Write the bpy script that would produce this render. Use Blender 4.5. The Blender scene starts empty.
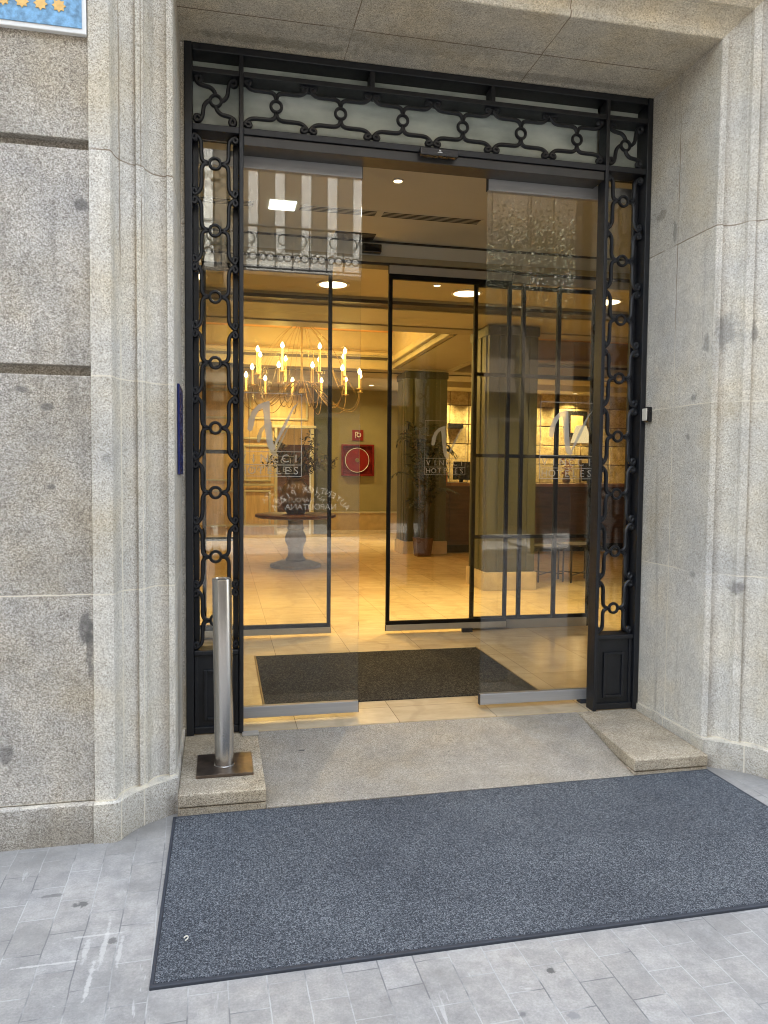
import bpy, bmesh, math, random
from mathutils import Vector, Matrix
from math import sin, cos, pi, radians as R
random.seed(7)
EXP = 2.80
K = 1.0 / 2 ** EXP        # how strong the indoor lamps are next to the shaded street
sc = bpy.context.scene
COL = sc.collection

# ------------------------------------------------------------------ node helpers
def new_mat(name):
    m = bpy.data.materials.new(name); m.use_nodes = True
    nt = m.node_tree; nt.nodes.clear()
    out = nt.nodes.new('ShaderNodeOutputMaterial')
    return m, nt, out
def nd(nt, typ, **kw):
    n = nt.nodes.new(typ)
    for k, v in kw.items():
        if k.startswith('_'): setattr(n, k[1:], v)
    return n
def setin(nt, n, i, v):
    if v is None: return
    if isinstance(v, bpy.types.NodeSocket): nt.links.new(v, n.inputs[i])
    else: n.inputs[i].default_value = v
def math_(nt, op, a, b=None, c=None, clamp=False):
    n = nt.nodes.new('ShaderNodeMath'); n.operation = op; n.use_clamp = clamp
    setin(nt, n, 0, a); setin(nt, n, 1, b)
    if c is not None: setin(nt, n, 2, c)
    return n.outputs[0]
def mix(nt, f, a, b, typ='MIX'):
    n = nt.nodes.new('ShaderNodeMix'); n.data_type = 'RGBA'; n.blend_type = typ
    setin(nt, n, 0, f); setin(nt, n, 6, a if isinstance(a, bpy.types.NodeSocket) else (*a, 1)[:4]); setin(nt, n, 7, b if isinstance(b, bpy.types.NodeSocket) else (*b, 1)[:4])
    return n.outputs[2]
def ramp(nt, f, stops, interp='LINEAR'):
    n = nt.nodes.new('ShaderNodeValToRGB'); n.color_ramp.interpolation = interp
    el = n.color_ramp.elements
    while len(el) < len(stops): el.new(0.5)
    for e, (p, c) in zip(el, stops): e.position = p; e.color = (*c, 1) if len(c) == 3 else c
    setin(nt, n, 0, f)
    return n.outputs[0]
def pos(nt):
    return nt.nodes.new('ShaderNodeNewGeometry').outputs['Position']
def sep(nt, v):
    n = nt.nodes.new('ShaderNodeSeparateXYZ'); nt.links.new(v, n.inputs[0]); return n.outputs
def scale_v(nt, v, s):
    n = nt.nodes.new('ShaderNodeVectorMath'); n.operation = 'MULTIPLY'
    nt.links.new(v, n.inputs[0]); n.inputs[1].default_value = s; return n.outputs[0]
def noise(nt, v, scale, detail=3, rough=.5, col=False):
    n = nt.nodes.new('ShaderNodeTexNoise'); nt.links.new(v, n.inputs['Vector'])
    n.inputs['Scale'].default_value = scale; n.inputs['Detail'].default_value = detail; n.inputs['Roughness'].default_value = rough
    return n.outputs['Color' if col else 'Fac']
def voro(nt, v, scale, feature='F1', out='Color'):
    n = nt.nodes.new('ShaderNodeTexVoronoi'); n.feature = feature; nt.links.new(v, n.inputs['Vector'])
    n.inputs['Scale'].default_value = scale
    return n.outputs[out]
def sstep(nt, v, lo, hi, a=0., b=1.):
    n = nt.nodes.new('ShaderNodeMapRange'); n.interpolation_type = 'SMOOTHSTEP'
    setin(nt, n, 0, v); setin(nt, n, 1, lo); setin(nt, n, 2, hi); setin(nt, n, 3, a); setin(nt, n, 4, b); return n.outputs[0]
def bump(nt, h, strength=.3, dist=.002):
    n = nt.nodes.new('ShaderNodeBump'); n.inputs['Strength'].default_value = strength; n.inputs['Distance'].default_value = dist
    setin(nt, n, 'Height', h); return n.outputs[0]
def principled(nt, out, color, rough=.5, metal=0., spec=.5, normal=None, coat=0.):
    p = nt.nodes.new('ShaderNodeBsdfPrincipled')
    setin(nt, p, 'Base Color', color if isinstance(color, bpy.types.NodeSocket) else (*color, 1)[:4])
    setin(nt, p, 'Roughness', rough); setin(nt, p, 'Metallic', metal); setin(nt, p, 'Specular IOR Level', spec)
    if normal is not None: setin(nt, p, 'Normal', normal)
    if coat: setin(nt, p, 'Coat Weight', coat); p.inputs['Coat Roughness'].default_value = .08
    nt.links.new(p.outputs[0], out.inputs[0]); return p

def line_mask(nt, coord, values, half, wob):
    """1 on thin lines where coord equals one of the values (mortar joints, painted arris highlights)."""
    acc = None
    for v in values:
        d = math_(nt, 'ABSOLUTE', math_(nt, 'SUBTRACT', math_(nt, 'ADD', coord, wob), v))
        m = sstep(nt, d, half * .5, half * 1.6, 1., 0.)
        acc = m if acc is None else math_(nt, 'MAXIMUM', acc, m)
    return acc

def granite(name, tones, light=1., zj=(), xj_glint=(), yj=(), stains=(), bumpy=.35, blotch=.12, mortar=(.74, .68, .55), dirt=.35, zjm=.9, jst=1.):
    m, nt, out = new_mat(name); P = pos(nt); X, Y, Z = sep(nt, P)
    c1 = voro(nt, P, 285); r1 = sep(nt, c1)[0]
    n1 = noise(nt, P, 430, 2, .6)
    f = math_(nt, 'ADD', math_(nt, 'MULTIPLY', r1, .55), math_(nt, 'MULTIPLY', n1, .45))
    n0 = noise(nt, P, 120, 2, .5)
    f = math_(nt, 'ADD', f, math_(nt, 'MULTIPLY', math_(nt, 'SUBTRACT', n0, .5), .35))
    col = ramp(nt, f, tones)
    # each course of blocks was cut from its own piece of rock
    if zj:
        tone = None
        for i, zv in enumerate((.155, 1.046, 1.963, 2.886, 3.80)):
            k = math_(nt, 'MULTIPLY', math_(nt, 'GREATER_THAN', Z, zv), (.07, -.09, .08, -.10, .06)[i])
            tone = k if tone is None else math_(nt, 'ADD', tone, k)
        g3 = nt.nodes.new('ShaderNodeCombineColor'); v_ = math_(nt, 'ADD', tone, .96)
        for i in range(3): setin(nt, g3, i, math_(nt, 'POWER', v_, (1., 1.05, 1.2)[i]))
        col = mix(nt, 1., col, g3.outputs[0], 'MULTIPLY')
    tint = ramp(nt, noise(nt, P, 2.3, 4, .6), [(.3, (.84, .87, .94)), (.5, (1, 1, 1)), (.7, (1.0, .93, .80))])
    col = mix(nt, .8, col, tint, 'MULTIPLY')
    b = ramp(nt, noise(nt, P, 5.5, 5, .65), [(.3, (1 - blotch * 2,) * 3), (.62, (1, 1, 1))])
    col = mix(nt, 1., col, b, 'MULTIPLY')
    # rain streaks, long in z
    st = noise(nt, scale_v(nt, P, (14, 14, .7)), 1., 4, .6)
    col = mix(nt, math_(nt, 'MULTIPLY', sstep(nt, st, .56, .75), dirt), col, (.16, .145, .12))
    # grime near the ground
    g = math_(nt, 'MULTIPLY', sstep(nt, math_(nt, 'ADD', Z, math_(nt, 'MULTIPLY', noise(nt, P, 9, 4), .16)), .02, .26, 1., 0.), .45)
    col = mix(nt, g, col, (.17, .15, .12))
    wob = math_(nt, 'MULTIPLY', math_(nt, 'SUBTRACT', noise(nt, P, 9, 3), .5), .007)
    brk = sstep(nt, noise(nt, P, 3.1, 3), .3, .5)
    for vals, co, hw, st_ in ((zj, Z, .0028, zjm), (xj_glint, X, .0022, .65), (yj, Y, .0030, .85)):
        if vals:
            lm = math_(nt, 'MULTIPLY', line_mask(nt, co, vals, hw, wob), brk)
            mc = mix(nt, sstep(nt, Z, 2.2, 2.6), mortar, (.20, .145, .09))  # mortar colour also paints the highlights on the jamb arrises
            col = mix(nt, math_(nt, 'MULTIPLY', lm, st_ * jst, None, True), col, mc)
    for (sx, sy, sz, rx, ry, rz, s, sc_) in stains:
        q = nt.nodes.new('ShaderNodeVectorMath'); q.operation = 'SUBTRACT'; nt.links.new(P, q.inputs[0]); q.inputs[1].default_value = (sx, sy, sz)
        q2 = scale_v(nt, q.outputs[0], (1 / rx, 1 / ry, 1 / rz))
        l = nt.nodes.new('ShaderNodeVectorMath'); l.operation = 'LENGTH'; nt.links.new(q2, l.inputs[0])
        d = math_(nt, 'ADD', l.outputs['Value'], math_(nt, 'MULTIPLY', math_(nt, 'SUBTRACT', noise(nt, P, 22, 4), .5), 1.3))
        col = mix(nt, math_(nt, 'MULTIPLY', sstep(nt, d, .55, 1.15, 1., 0.), s * .85), col, sc_)
    # scattered small dark chips
    ch = voro(nt, P, 7.5, out='Distance')
    col = mix(nt, sstep(nt, ch, .022, .034, .7, 0.), col, (.06, .055, .05))
    hgt = math_(nt, 'ADD', n1, math_(nt, 'MULTIPLY', r1, .5))
    principled(nt, out, col, .82, 0., .3, bump(nt, hgt, bumpy, .003))
    return m

def plain(name, color, rough=.5, metal=0., var=.12, vscale=6., spec=.5, bmp=0., bscale=120., coat=0., sv=(1, 1, 1)):
    m, nt, out = new_mat(name); P = scale_v(nt, pos(nt), sv)
    n = noise(nt, P, vscale, 4, .6)
    dark = tuple(c * (1 - var * 1.6) for c in color); lite = tuple(min(1, c * (1 + var)) for c in color)
    col = ramp(nt, n, [(.3, dark), (.7, lite)])
    rg = math_(nt, 'MULTIPLY_ADD', noise(nt, P, vscale * 3, 3), .2, max(0.02, rough - .1))
    nm = bump(nt, noise(nt, P, bscale, 3), bmp, .002) if bmp else None
    principled(nt, out, col, rg, metal, spec, nm, coat)
    return m

def emit(name, color, strength):
    m, nt, out = new_mat(name)
    e = nt.nodes.new('ShaderNodeEmission'); e.inputs[0].default_value = (*color, 1); e.inputs[1].default_value = strength * K
    nt.links.new(e.outputs[0], out.inputs[0]); return m

def glassmat(name, tint=(.93, .95, .93), ior=1.5, smudge=.0):
    m, nt, out = new_mat(name)
    fr = nt.nodes.new('ShaderNodeFresnel'); fr.inputs[0].default_value = ior
    t = nt.nodes.new('ShaderNodeBsdfTransparent'); t.inputs[0].default_value = (*tint, 1)
    g = nt.nodes.new('ShaderNodeBsdfGlossy'); g.inputs['Roughness'].default_value = 0.0; g.inputs[0].default_value = (1, 1, 1, 1)
    mx = nt.nodes.new('ShaderNodeMixShader'); nt.links.new(fr.outputs[0], mx.inputs[0])
    nt.links.new(t.outputs[0], mx.inputs[1]); nt.links.new(g.outputs[0], mx.inputs[2])
    last = mx.outputs[0]
    if smudge:
        d = nt.nodes.new('ShaderNodeBsdfDiffuse'); d.inputs[0].default_value = (.8, .8, .78, 1)
        m2 = nt.nodes.new('ShaderNodeMixShader')
        nt.links.new(math_(nt, 'MULTIPLY', sstep(nt, noise(nt, pos(nt), 3.5, 5, .65), .35, .8), smudge), m2.inputs[0])
        nt.links.new(last, m2.inputs[1]); nt.links.new(d.outputs[0], m2.inputs[2]); last = m2.outputs[0]
    nt.links.new(last, out.inputs[0]); return m

# ------------------------------------------------------------------ mesh builder
class MB:
    def __init__(s): s.v = []; s.f = []; s.sm = []
    def add(s, vs, fs, smooth=False):
        o = len(s.v); s.v += [tuple(v) for v in vs]; s.f += [tuple(i + o for i in f) for f in fs]; s.sm += [smooth] * len(fs); return s
    def box(s, x0, x1, y0, y1, z0, z1, ch=0.):
        if x0 > x1: x0, x1 = x1, x0
        if y0 > y1: y0, y1 = y1, y0
        if z0 > z1: z0, z1 = z1, z0
        bm = bmesh.new(); bmesh.ops.create_cube(bm, size=1)
        for v in bm.verts: v.co = Vector(((x0 + x1) / 2 + v.co.x * (x1 - x0), (y0 + y1) / 2 + v.co.y * (y1 - y0), (z0 + z1) / 2 + v.co.z * (z1 - z0)))
        if ch: bmesh.ops.bevel(bm, geom=bm.edges[:], offset=min(ch, .45 * min(x1 - x0, y1 - y0, z1 - z0)), segments=2, profile=.5, affect='EDGES')
        s._bm(bm); return s
    def _bm(s, bm, smooth=False):
        bm.verts.index_update(); s.add([v.co[:] for v in bm.verts], [[v.index for v in f.verts] for f in bm.faces], smooth); bm.free()
    def lathe(s, c, prof, n=32, smooth=True, axis='z'):
        vs = []; fs = []
        for r, z in prof:
            for k in range(n):
                a = 2 * pi * k / n
                p = (r * cos(a), r * sin(a), z)
                if axis == 'y': p = (p[0], p[2], p[1])
                vs.append((c[0] + p[0], c[1] + p[1], c[2] + p[2]))
        m = len(prof)
        for i in range(m - 1):
            for k in range(n):
                fs.append((i * n + k, i * n + (k + 1) % n, (i + 1) * n + (k + 1) % n, (i + 1) * n + k))
        if prof[0][0] > 1e-6: fs.append(tuple(range(n))[::-1])
        if prof[-1][0] > 1e-6: fs.append(tuple((m - 1) * n + k for k in range(n)))
        return s.add(vs, fs, smooth)
    def tube(s, pts, r, n=8, ry=None, closed=False, taper=None):
        pts = [Vector(p) for p in pts]; m = len(pts); vs = []; fs = []
        nrm = None
        for i, p in enumerate(pts):
            a = pts[(i - 1) % m] if (closed or i > 0) else p; b = pts[(i + 1) % m] if (closed or i < m - 1) else p
            t = (b - a); t = t.normalized() if t.length > 1e-9 else Vector((0, 0, 1))
            if nrm is None:
                nrm = t.cross(Vector((0, 1, 0)))
                if nrm.length < .1: nrm = t.cross(Vector((1, 0, 0)))
            nrm = (nrm - t * nrm.dot(t)).normalized(); bn = t.cross(nrm)
            rr = r if taper is None else r * (1 + (taper - 1) * i / max(1, m - 1)); r2 = ry if ry else rr
            for k in range(n):
                q = 2 * pi * (k + .5) / n; vs.append(p + nrm * cos(q) * rr + bn * sin(q) * r2)
        for i in range(m if closed else m - 1):
            j = (i + 1) % m
            for k in range(n): fs.append((i * n + k, i * n + (k + 1) % n, j * n + (k + 1) % n, j * n + k))
        if not closed: fs.append(tuple(range(n))[::-1]); fs.append(tuple((m - 1) * n + k for k in range(n)))
        return s.add(vs, fs, True)
    def ring(s, c, Rr, r, n=28, plane='xz', ry=None):
        return s.tube([(c[0] + Rr * cos(2 * pi * k / n), c[1], c[2] + Rr * sin(2 * pi * k / n)) if plane == 'xz' else (c[0] + Rr * cos(2 * pi * k / n), c[1] + Rr * sin(2 * pi * k / n), c[2]) for k in range(n)], r, 8, ry, True)
    def poly(s, pts, y0, y1):
        """outline in (x,z) extruded from y0 to y1"""
        n = len(pts); area = sum(pts[i][0] * pts[(i + 1) % n][1] - pts[(i + 1) % n][0] * pts[i][1] for i in range(n))
        if area < 0: pts = pts[::-1]
        vs = [(x, y0, z) for x, z in pts] + [(x, y1, z) for x, z in pts]
        fs = [tuple(range(n)), tuple(range(2 * n - 1, n - 1, -1))] + [(i, i + n, (i + 1) % n + n, (i + 1) % n) for i in range(n)]
        return s.add(vs, fs)
    def prism_xy(s, pts, z0, z1):
        n = len(pts); area = sum(pts[i][0] * pts[(i + 1) % n][1] - pts[(i + 1) % n][0] * pts[i][1] for i in range(n))
        if area < 0: pts = pts[::-1]
        g = (lambda a, i: a[i] if isinstance(a, (list, tuple)) else a)
        vs = [(x, y, z0) for i, (x, y) in enumerate(pts)] + [(x, y, z1) for i, (x, y) in enumerate(pts)]
        fs = [tuple(range(n - 1, -1, -1)), tuple(range(n, 2 * n))] + [(i, (i + 1) % n, (i + 1) % n + n, i + n) for i in range(n)]
        return s.add(vs, fs)
    def build(s, name, mat, root=None, origin=None, auto=None):
        me = bpy.data.meshes.new(name)
        o = root['_o'] if root is not None else (origin or (0, 0, 0))
        me.from_pydata([(x - o[0], y - o[1], z - o[2]) for x, y, z in s.v], [], s.f)
        me.polygons.foreach_set('use_smooth', s.sm)
        bm = bmesh.new(); bm.from_mesh(me); bmesh.ops.recalc_face_normals(bm, faces=bm.faces[:]); bm.to_mesh(me); bm.free()
        me.materials.append(mat); me.update()
        if any(s.sm):
            try: me.set_sharp_from_angle(angle=R(24 if name in ('jamb', 'left_jamb', 'lintel') else 40))
            except Exception: pass
        ob = bpy.data.objects.new(name, me); COL.objects.link(ob)
        if root is not None: ob.parent = root if root.type == 'EMPTY' else root; ob['_o'] = o
        else: ob.location = o; ob['_o'] = o
        return ob

def thing(name, label, cat, o=(0, 0, 0), group=None):
    e = bpy.data.objects.new(name, None); COL.objects.link(e); e.location = o; e.empty_display_size = .1
    e['_o'] = tuple(o); e['label'] = label; e['category'] = cat
    if group: e['group'] = group
    return e
def tag(ob, label, cat, group=None):
    ob['label'] = label; ob['category'] = cat
    if group: ob['group'] = group
    return ob
def struct(ob): ob['kind'] = 'structure'; return ob
def dup(root, loc, label=None):
    r = root.copy(); COL.objects.link(r); r.location = loc
    if label: r['label'] = label
    for ch in list(root.children):
        c = ch.copy(); COL.objects.link(c); c.parent = r
        for g in ch.children:
            d = g.copy(); COL.objects.link(d); d.parent = c
    return r

def text_mb(body, size, xc, z, y, align='CENTER', spacing=1., extr=.0008, rot=None, mirror=False, face=-1):
    cu = bpy.data.curves.new('lettering', 'FONT'); cu.body = body; cu.size = size; cu.align_x = align; cu.extrude = extr; cu.space_character = spacing; cu.resolution_u = 3
    ob = bpy.data.objects.new('lettering', cu); COL.objects.link(ob)
    dg = bpy.context.evaluated_depsgraph_get(); dg.update()
    me = bpy.data.meshes.new_from_object(ob.evaluated_get(dg))
    vs = []
    for v in me.vertices:
        a, b, c = v.co
        if rot:
            a, b = a * cos(rot) - b * sin(rot), a * sin(rot) + b * cos(rot)
        if face < 0: vs.append((xc + a, y - c, z + b))
        else: vs.append((xc - a, y + c, z + b))
    fs = [tuple(p.vertices) for p in me.polygons]
    bpy.data.objects.remove(ob); bpy.data.meshes.remove(me); bpy.data.curves.remove(cu)
    mb = MB(); mb.add(vs, fs); return mb

# ------------------------------------------------------------------ materials
STAIN = (.10, .095, .09)
T_WALL = [(.22, (.185, .162, .135)), (.36, (.33, .298, .252)), (.52, (.465, .425, .365)), (.68, (.61, .57, .50)), (.82, (.77, .73, .66))]
T_JAMB = [(.2, (.30, .265, .21)), (.36, (.51, .47, .395)), (.52, (.63, .59, .51)), (.68, (.745, .705, .62)), (.82, (.86, .825, .75))]
ZJ = (2.886, 1.963, 1.046)
M_WALL = granite('wall_granite', T_WALL, zj=(1.046, .158), stains=[(-.56, 3.37, 2.66, .028, .1, .030, .8, STAIN), (-.565, 3.37, .90, .034, .1, .075, .75, (.085, .085, .085)), (-.548, 3.37, .80, .018, .1, .13, .7, STAIN), (-.70, 3.37, 1.83, .03, .1, .018, .75, STAIN), (-.80, 3.37, 1.90, .03, .1, .018, .8, STAIN), (-.88, 3.37, .38, .03, .1, .05, .7, STAIN), (-.69, 3.37, 1.50, .02, .1, .012, .7, STAIN)])
M_JAMB_L = granite('left_jamb_granite', T_JAMB, zj=ZJ + (.158,), xj_glint=(-.338, -.422), blotch=.08, stains=[(-.20, 3.56, 2.07, .02, .06, .045, .55, STAIN), (-.47, 3.36, 1.62, .022, .1, .022, .4, STAIN)])  # x lines are arris highlights of the flutes, painted into the colour
M_JAMB_R = granite('right_jamb_granite', T_JAMB, zj=ZJ + (.158,), xj_glint=(2.69, 2.775), yj=(3.95,), blotch=.08, stains=[(2.60, 3.53, 2.33, .06, .2, .10, .6, (.15, .15, .15)), (2.70, 3.47, 2.32, .02, .1, .07, .6, STAIN), (2.54, 3.66, 2.28, .1, .03, .05, .5, STAIN), (2.54, 3.98, 2.97, .1, .02, .07, .55, STAIN), (2.67, 3.49, .985, .035, .1, .035, .65, (.13, .12, .12)), (2.54, 3.72, 1.03, .1, .03, .02, .5, STAIN), (2.54, 3.80, 1.79, .1, .02, .02, .55, STAIN), (2.54, 3.76, 2.0, .1, .025, .02, .6, STAIN), (2.54, 4.12, 3.1, .1, .05, .035, .5, (.12, .09, .06))])  # here too the x lines paint highlights along the flute arrises
M_LINTEL = granite('lintel_granite', [(p, (c[0] * 1.03, c[1] * .99, c[2] * .90)) for p, c in T_JAMB], blotch=.10, yj=(3.95,), xj_glint=(.66, 1.69), dirt=.25, jst=1.6, stains=[(1.0, 4.0, 3.83, .5, .12, .1, .3, (.2, .15, .09)), (.3, 4.15, 3.83, .5, .05, .1, .45, (.1, .08, .05)), (1.9, 4.17, 3.83, .6, .04, .1, .4, (.1, .08, .06))])  # jamb tones warmed: bounced light put into the colour, besides yellow staining
T_STEP = [(.25, (0.225, 0.175, 0.116)), (.4, (0.450, 0.374, 0.263)), (.55, (0.600, 0.503, 0.367)), (.7, (0.712, 0.620, 0.462)), (.82, (0.850, 0.749, 0.578))]
M_STEP = granite('step_granite', T_STEP, blotch=.14, bumpy=.2, dirt=.1)
T_RAMP = [(.25, (.25, .215, .165)), (.42, (.38, .335, .27)), (.55, (.45, .40, .325)), (.7, (.53, .48, .395)), (.82, (.66, .61, .52))]
M_RAMP = granite('ramp_granite', T_RAMP, blotch=.10, bumpy=.15, dirt=.1, stains=[(.42, 4.02, .11, .025, .01, .1, .8, (.03, .03, .03)), (1.1, 3.9, .11, .5, .12, .1, .2, (.12, .11, .1))])
M_IRON = plain('painted_iron', (.007, .0085, .012), .45, 0., .25, 14., .55, .12, 60.)
M_STEEL = plain('polished_steel', (.60, .585, .56), .24, 1., .06, 5., .5, .05, 80., sv=(1, 1, .2))
M_BASEP = plain('bronze_plate', (.19, .15, .12), .42, .9, .3, 9.)
M_ALU = plain('brushed_aluminium', (.42, .42, .42), .5, .4, .07, 4., .5, .1, 90., sv=(.3, 1, 12))
M_ALU_IN = plain('grey_door_rail', (.40, .38, .34), .6, .0, .07, 4.)
M_BLACK = plain('black_frame', (.010, .009, .008), .65, 0, .1, spec=.15)
M_HEAD = plain('dark_header', (.050, .048, .045), .4, .3, .12)
M_GLASS = glassmat('clear_glass', (.965, .975, .965), 1.5, .012)
M_GLASS2 = glassmat('inner_glass', (.97, .975, .965), 1.5, .004)
def film():
    m, nt, out = new_mat('etched_film')
    t = nt.nodes.new('ShaderNodeBsdfTransparent'); d = nt.nodes.new('ShaderNodeBsdfDiffuse'); d.inputs[0].default_value = (.55, .52, .44, 1)
    mx = nt.nodes.new('ShaderNodeMixShader'); mx.inputs[0].default_value = .5
    nt.links.new(t.outputs[0], mx.inputs[1]); nt.links.new(d.outputs[0], mx.inputs[2]); nt.links.new(mx.outputs[0], out.inputs[0]); return m
M_FILM = film()
M_WHITE = plain('white_paint', (.75, .75, .73), .5, 0, .05)
M_RUBBER = plain('rubber_edge', (.030, .035, .046), .6, 0, .1)

def frosted():
    m, nt, out = new_mat('frosted_glass'); P = pos(nt)
    n = noise(nt, scale_v(nt, P, (1.3, 1, 3)), 2.2, 4, .6)
    col = ramp(nt, n, [(.3, (.36, .41, .375)), (.5, (.52, .58, .53)), (.72, (.66, .70, .64))])
    X, Y, Z = sep(nt, P)
    principled(nt, out, col, .35, 0, .5)
    return m
M_FROST = frosted()

CH, DK = (.60, .585, .55), (.09, .088, .085)
SCUFFS = [(-.56, 2.53, .11, .006, .5, CH), (-.40, 2.66, .10, .006, .45, CH), (-.405, 2.42, .009, .09, .5, CH), (-.385, 2.62, .009, .13, .45, CH), (-.33, 2.56, .008, .10, .4, CH), (-.44, 2.58, .010, .07, .4, CH),
    (-.50, 2.87, .03, .02, .8, DK), (-.36, 2.62, .014, .02, .7, DK), (1.02, 2.17, .014, .016, .9, DK), (1.00, 1.97, .022, .02, .75, (.2, .2, .2)), (2.16, 3.0, .02, .02, .9, DK), (-.62, 2.95, .05, .012, .6, DK)]
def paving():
    m, nt, out = new_mat('pavement_setts'); P = pos(nt)
    mp = nt.nodes.new('ShaderNodeMapping'); nt.links.new(P, mp.inputs[0]); mp.inputs['Rotation'].default_value = (0, 0, R(90) - .02); mp.inputs['Location'].default_value = (.07, .045, 0)
    wob = nt.nodes.new('ShaderNodeVectorMath'); wob.operation = 'MULTIPLY_ADD'
    nt.links.new(noise(nt, P, 3, 3, .5, True), wob.inputs[0]); wob.inputs[1].default_value = (.02, .02, 0); nt.links.new(mp.outputs[0], wob.inputs[2])
    b = nt.nodes.new('ShaderNodeTexBrick'); nt.links.new(wob.outputs[0], b.inputs['Vector'])
    b.inputs['Scale'].default_value = 1.; b.inputs['Brick Width'].default_value = .21; b.inputs['Row Height'].default_value = .118
    b.inputs['Mortar Size'].default_value = .0028; b.inputs['Mortar Smooth'].default_value = .5; b.offset = .5
    b.inputs['Color1'].default_value = (.325, .311, .288, 1); b.inputs['Color2'].default_value = (.385, .370, .345, 1); b.inputs['Mortar'].default_value = (.28, .28, .28, 1); b.inputs['Bias'].default_value = 0
    col = b.outputs['Color']
    t = ramp(nt, noise(nt, P, 1.4, 5, .65), [(.3, (.80, .82, .86)), (.7, (1.08, 1.06, 1.04))]); col = mix(nt, 1., col, t, 'MULTIPLY')
    t = ramp(nt, noise(nt, P, 130, 3, .6), [(.3, (.86, .86, .86)), (.7, (1.1, 1.1, 1.1))]); col = mix(nt, 1., col, t, 'MULTIPLY')
    t = ramp(nt, noise(nt, P, 16, 5, .7), [(.36, (.84, .84, .85)), (.6, (1.05, 1.05, 1.05))]); col = mix(nt, 1., col, t, 'MULTIPLY')
    # mortar partly pale, partly dark
    pale = sstep(nt, noise(nt, P, 2.7, 4, .6), .42, .54)
    mc = mix(nt, pale, (.12, .115, .11), (.52, .51, .48))
    col = mix(nt, math_(nt, 'MULTIPLY', b.outputs['Fac'], .6), col, mc)
    # chalky scrapes
    s1 = noise(nt, scale_v(nt, P, (26, 3.0, 1)), 1., 4, .7); s2 = noise(nt, scale_v(nt, P, (4, 30., 1)), 1., 4, .7)
    sm = math_(nt, 'MAXIMUM', sstep(nt, s1, .63, .69), sstep(nt, s2, .66, .72))
    sm = math_(nt, 'MULTIPLY', sm, sstep(nt, noise(nt, P, 1.7, 2), .42, .55))
    col = mix(nt, math_(nt, 'MULTIPLY', sm, .5), col, (.56, .55, .53))
    dk = sstep(nt, noise(nt, P, 4.2, 6, .75), .46, .64)
    col = mix(nt, math_(nt, 'MULTIPLY', dk, .42), col, (.20, .195, .185))
    X, Y, Z = sep(nt, P)
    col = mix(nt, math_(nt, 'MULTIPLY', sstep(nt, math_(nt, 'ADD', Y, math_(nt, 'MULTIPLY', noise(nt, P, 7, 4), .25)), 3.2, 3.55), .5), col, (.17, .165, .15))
    for (cx, cy, rx, ry, st, cc) in SCUFFS:
        q = nt.nodes.new('ShaderNodeVectorMath'); q.operation = 'SUBTRACT'; nt.links.new(P, q.inputs[0]); q.inputs[1].default_value = (cx, cy, 0)
        q2 = scale_v(nt, q.outputs[0], (1 / rx, 1 / ry, 0)); l = nt.nodes.new('ShaderNodeVectorMath'); l.operation = 'LENGTH'; nt.links.new(q2, l.inputs[0])
        d = math_(nt, 'ADD', l.outputs['Value'], math_(nt, 'MULTIPLY', math_(nt, 'SUBTRACT', noise(nt, P, 30, 5, .7), .5), 3.2))
        col = mix(nt, math_(nt, 'MULTIPLY', sstep(nt, d, .6, 1.15, 1., 0.), st), col, cc)
    # gum spots
    sp = math_(nt, 'ADD', voro(nt, P, 3.1, out='Distance'), math_(nt, 'MULTIPLY', math_(nt, 'SUBTRACT', noise(nt, P, 40, 3), .5), .06))
    col = mix(nt, sstep(nt, sp, .035, .055, .65, 0.), col, (.10, .10, .105))
    h = math_(nt, 'ADD', math_(nt, 'MULTIPLY', b.outputs['Fac'], -.8), math_(nt, 'MULTIPLY', noise(nt, P, 60, 4, .7), .5))
    principled(nt, out, col, .62, 0, .35, bump(nt, h, .35, .003))
    return m
M_PAVE = paving()

def carpet(name, tones, scale=300., rough=.95):
    m, nt, out = new_mat(name); P = pos(nt)
    n = noise(nt, P, scale, 2, .7); v = sep(nt, voro(nt, P, scale * .52))[0]
    f = math_(nt, 'ADD', math_(nt, 'MULTIPLY', n, .6), math_(nt, 'MULTIPLY', v, .4))
    col = ramp(nt, f, tones)
    t = ramp(nt, noise(nt, P, 2.2, 5, .6), [(.3, (.80, .80, .81)), (.7, (1.12, 1.12, 1.1))]); col = mix(nt, 1., col, t, 'MULTIPLY')
    # ribs of the pile
    X, Y, Z = sep(nt, P)
    w = math_(nt, 'SINE', math_(nt, 'MULTIPLY', X, 2 * pi / .012))
    col = mix(nt, math_(nt, 'MULTIPLY', sstep(nt, w, .2, 1.), .16), col, (.01, .01, .012))
    lint = sstep(nt, voro(nt, P, 5.3, out='Distance'), .012, .02, .6, 0.)
    col = mix(nt, lint, col, (.45, .44, .42))
    principled(nt, out, col, rough, 0, .15, bump(nt, f, .8, .004))
    return m
M_MAT = carpet('outdoor_mat_pile', scale=520., tones=[(.30, (.030, .034, .041)), (.46, (.066, .073, .085)), (.6, (.125, .135, .150)), (.76, (.29, .305, .325))])
M_MAT2 = carpet('indoor_mat_pile', [(.36, (.020, .018, .014)), (.55, (.055, .050, .040)), (.76, (.15, .135, .105))])

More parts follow.
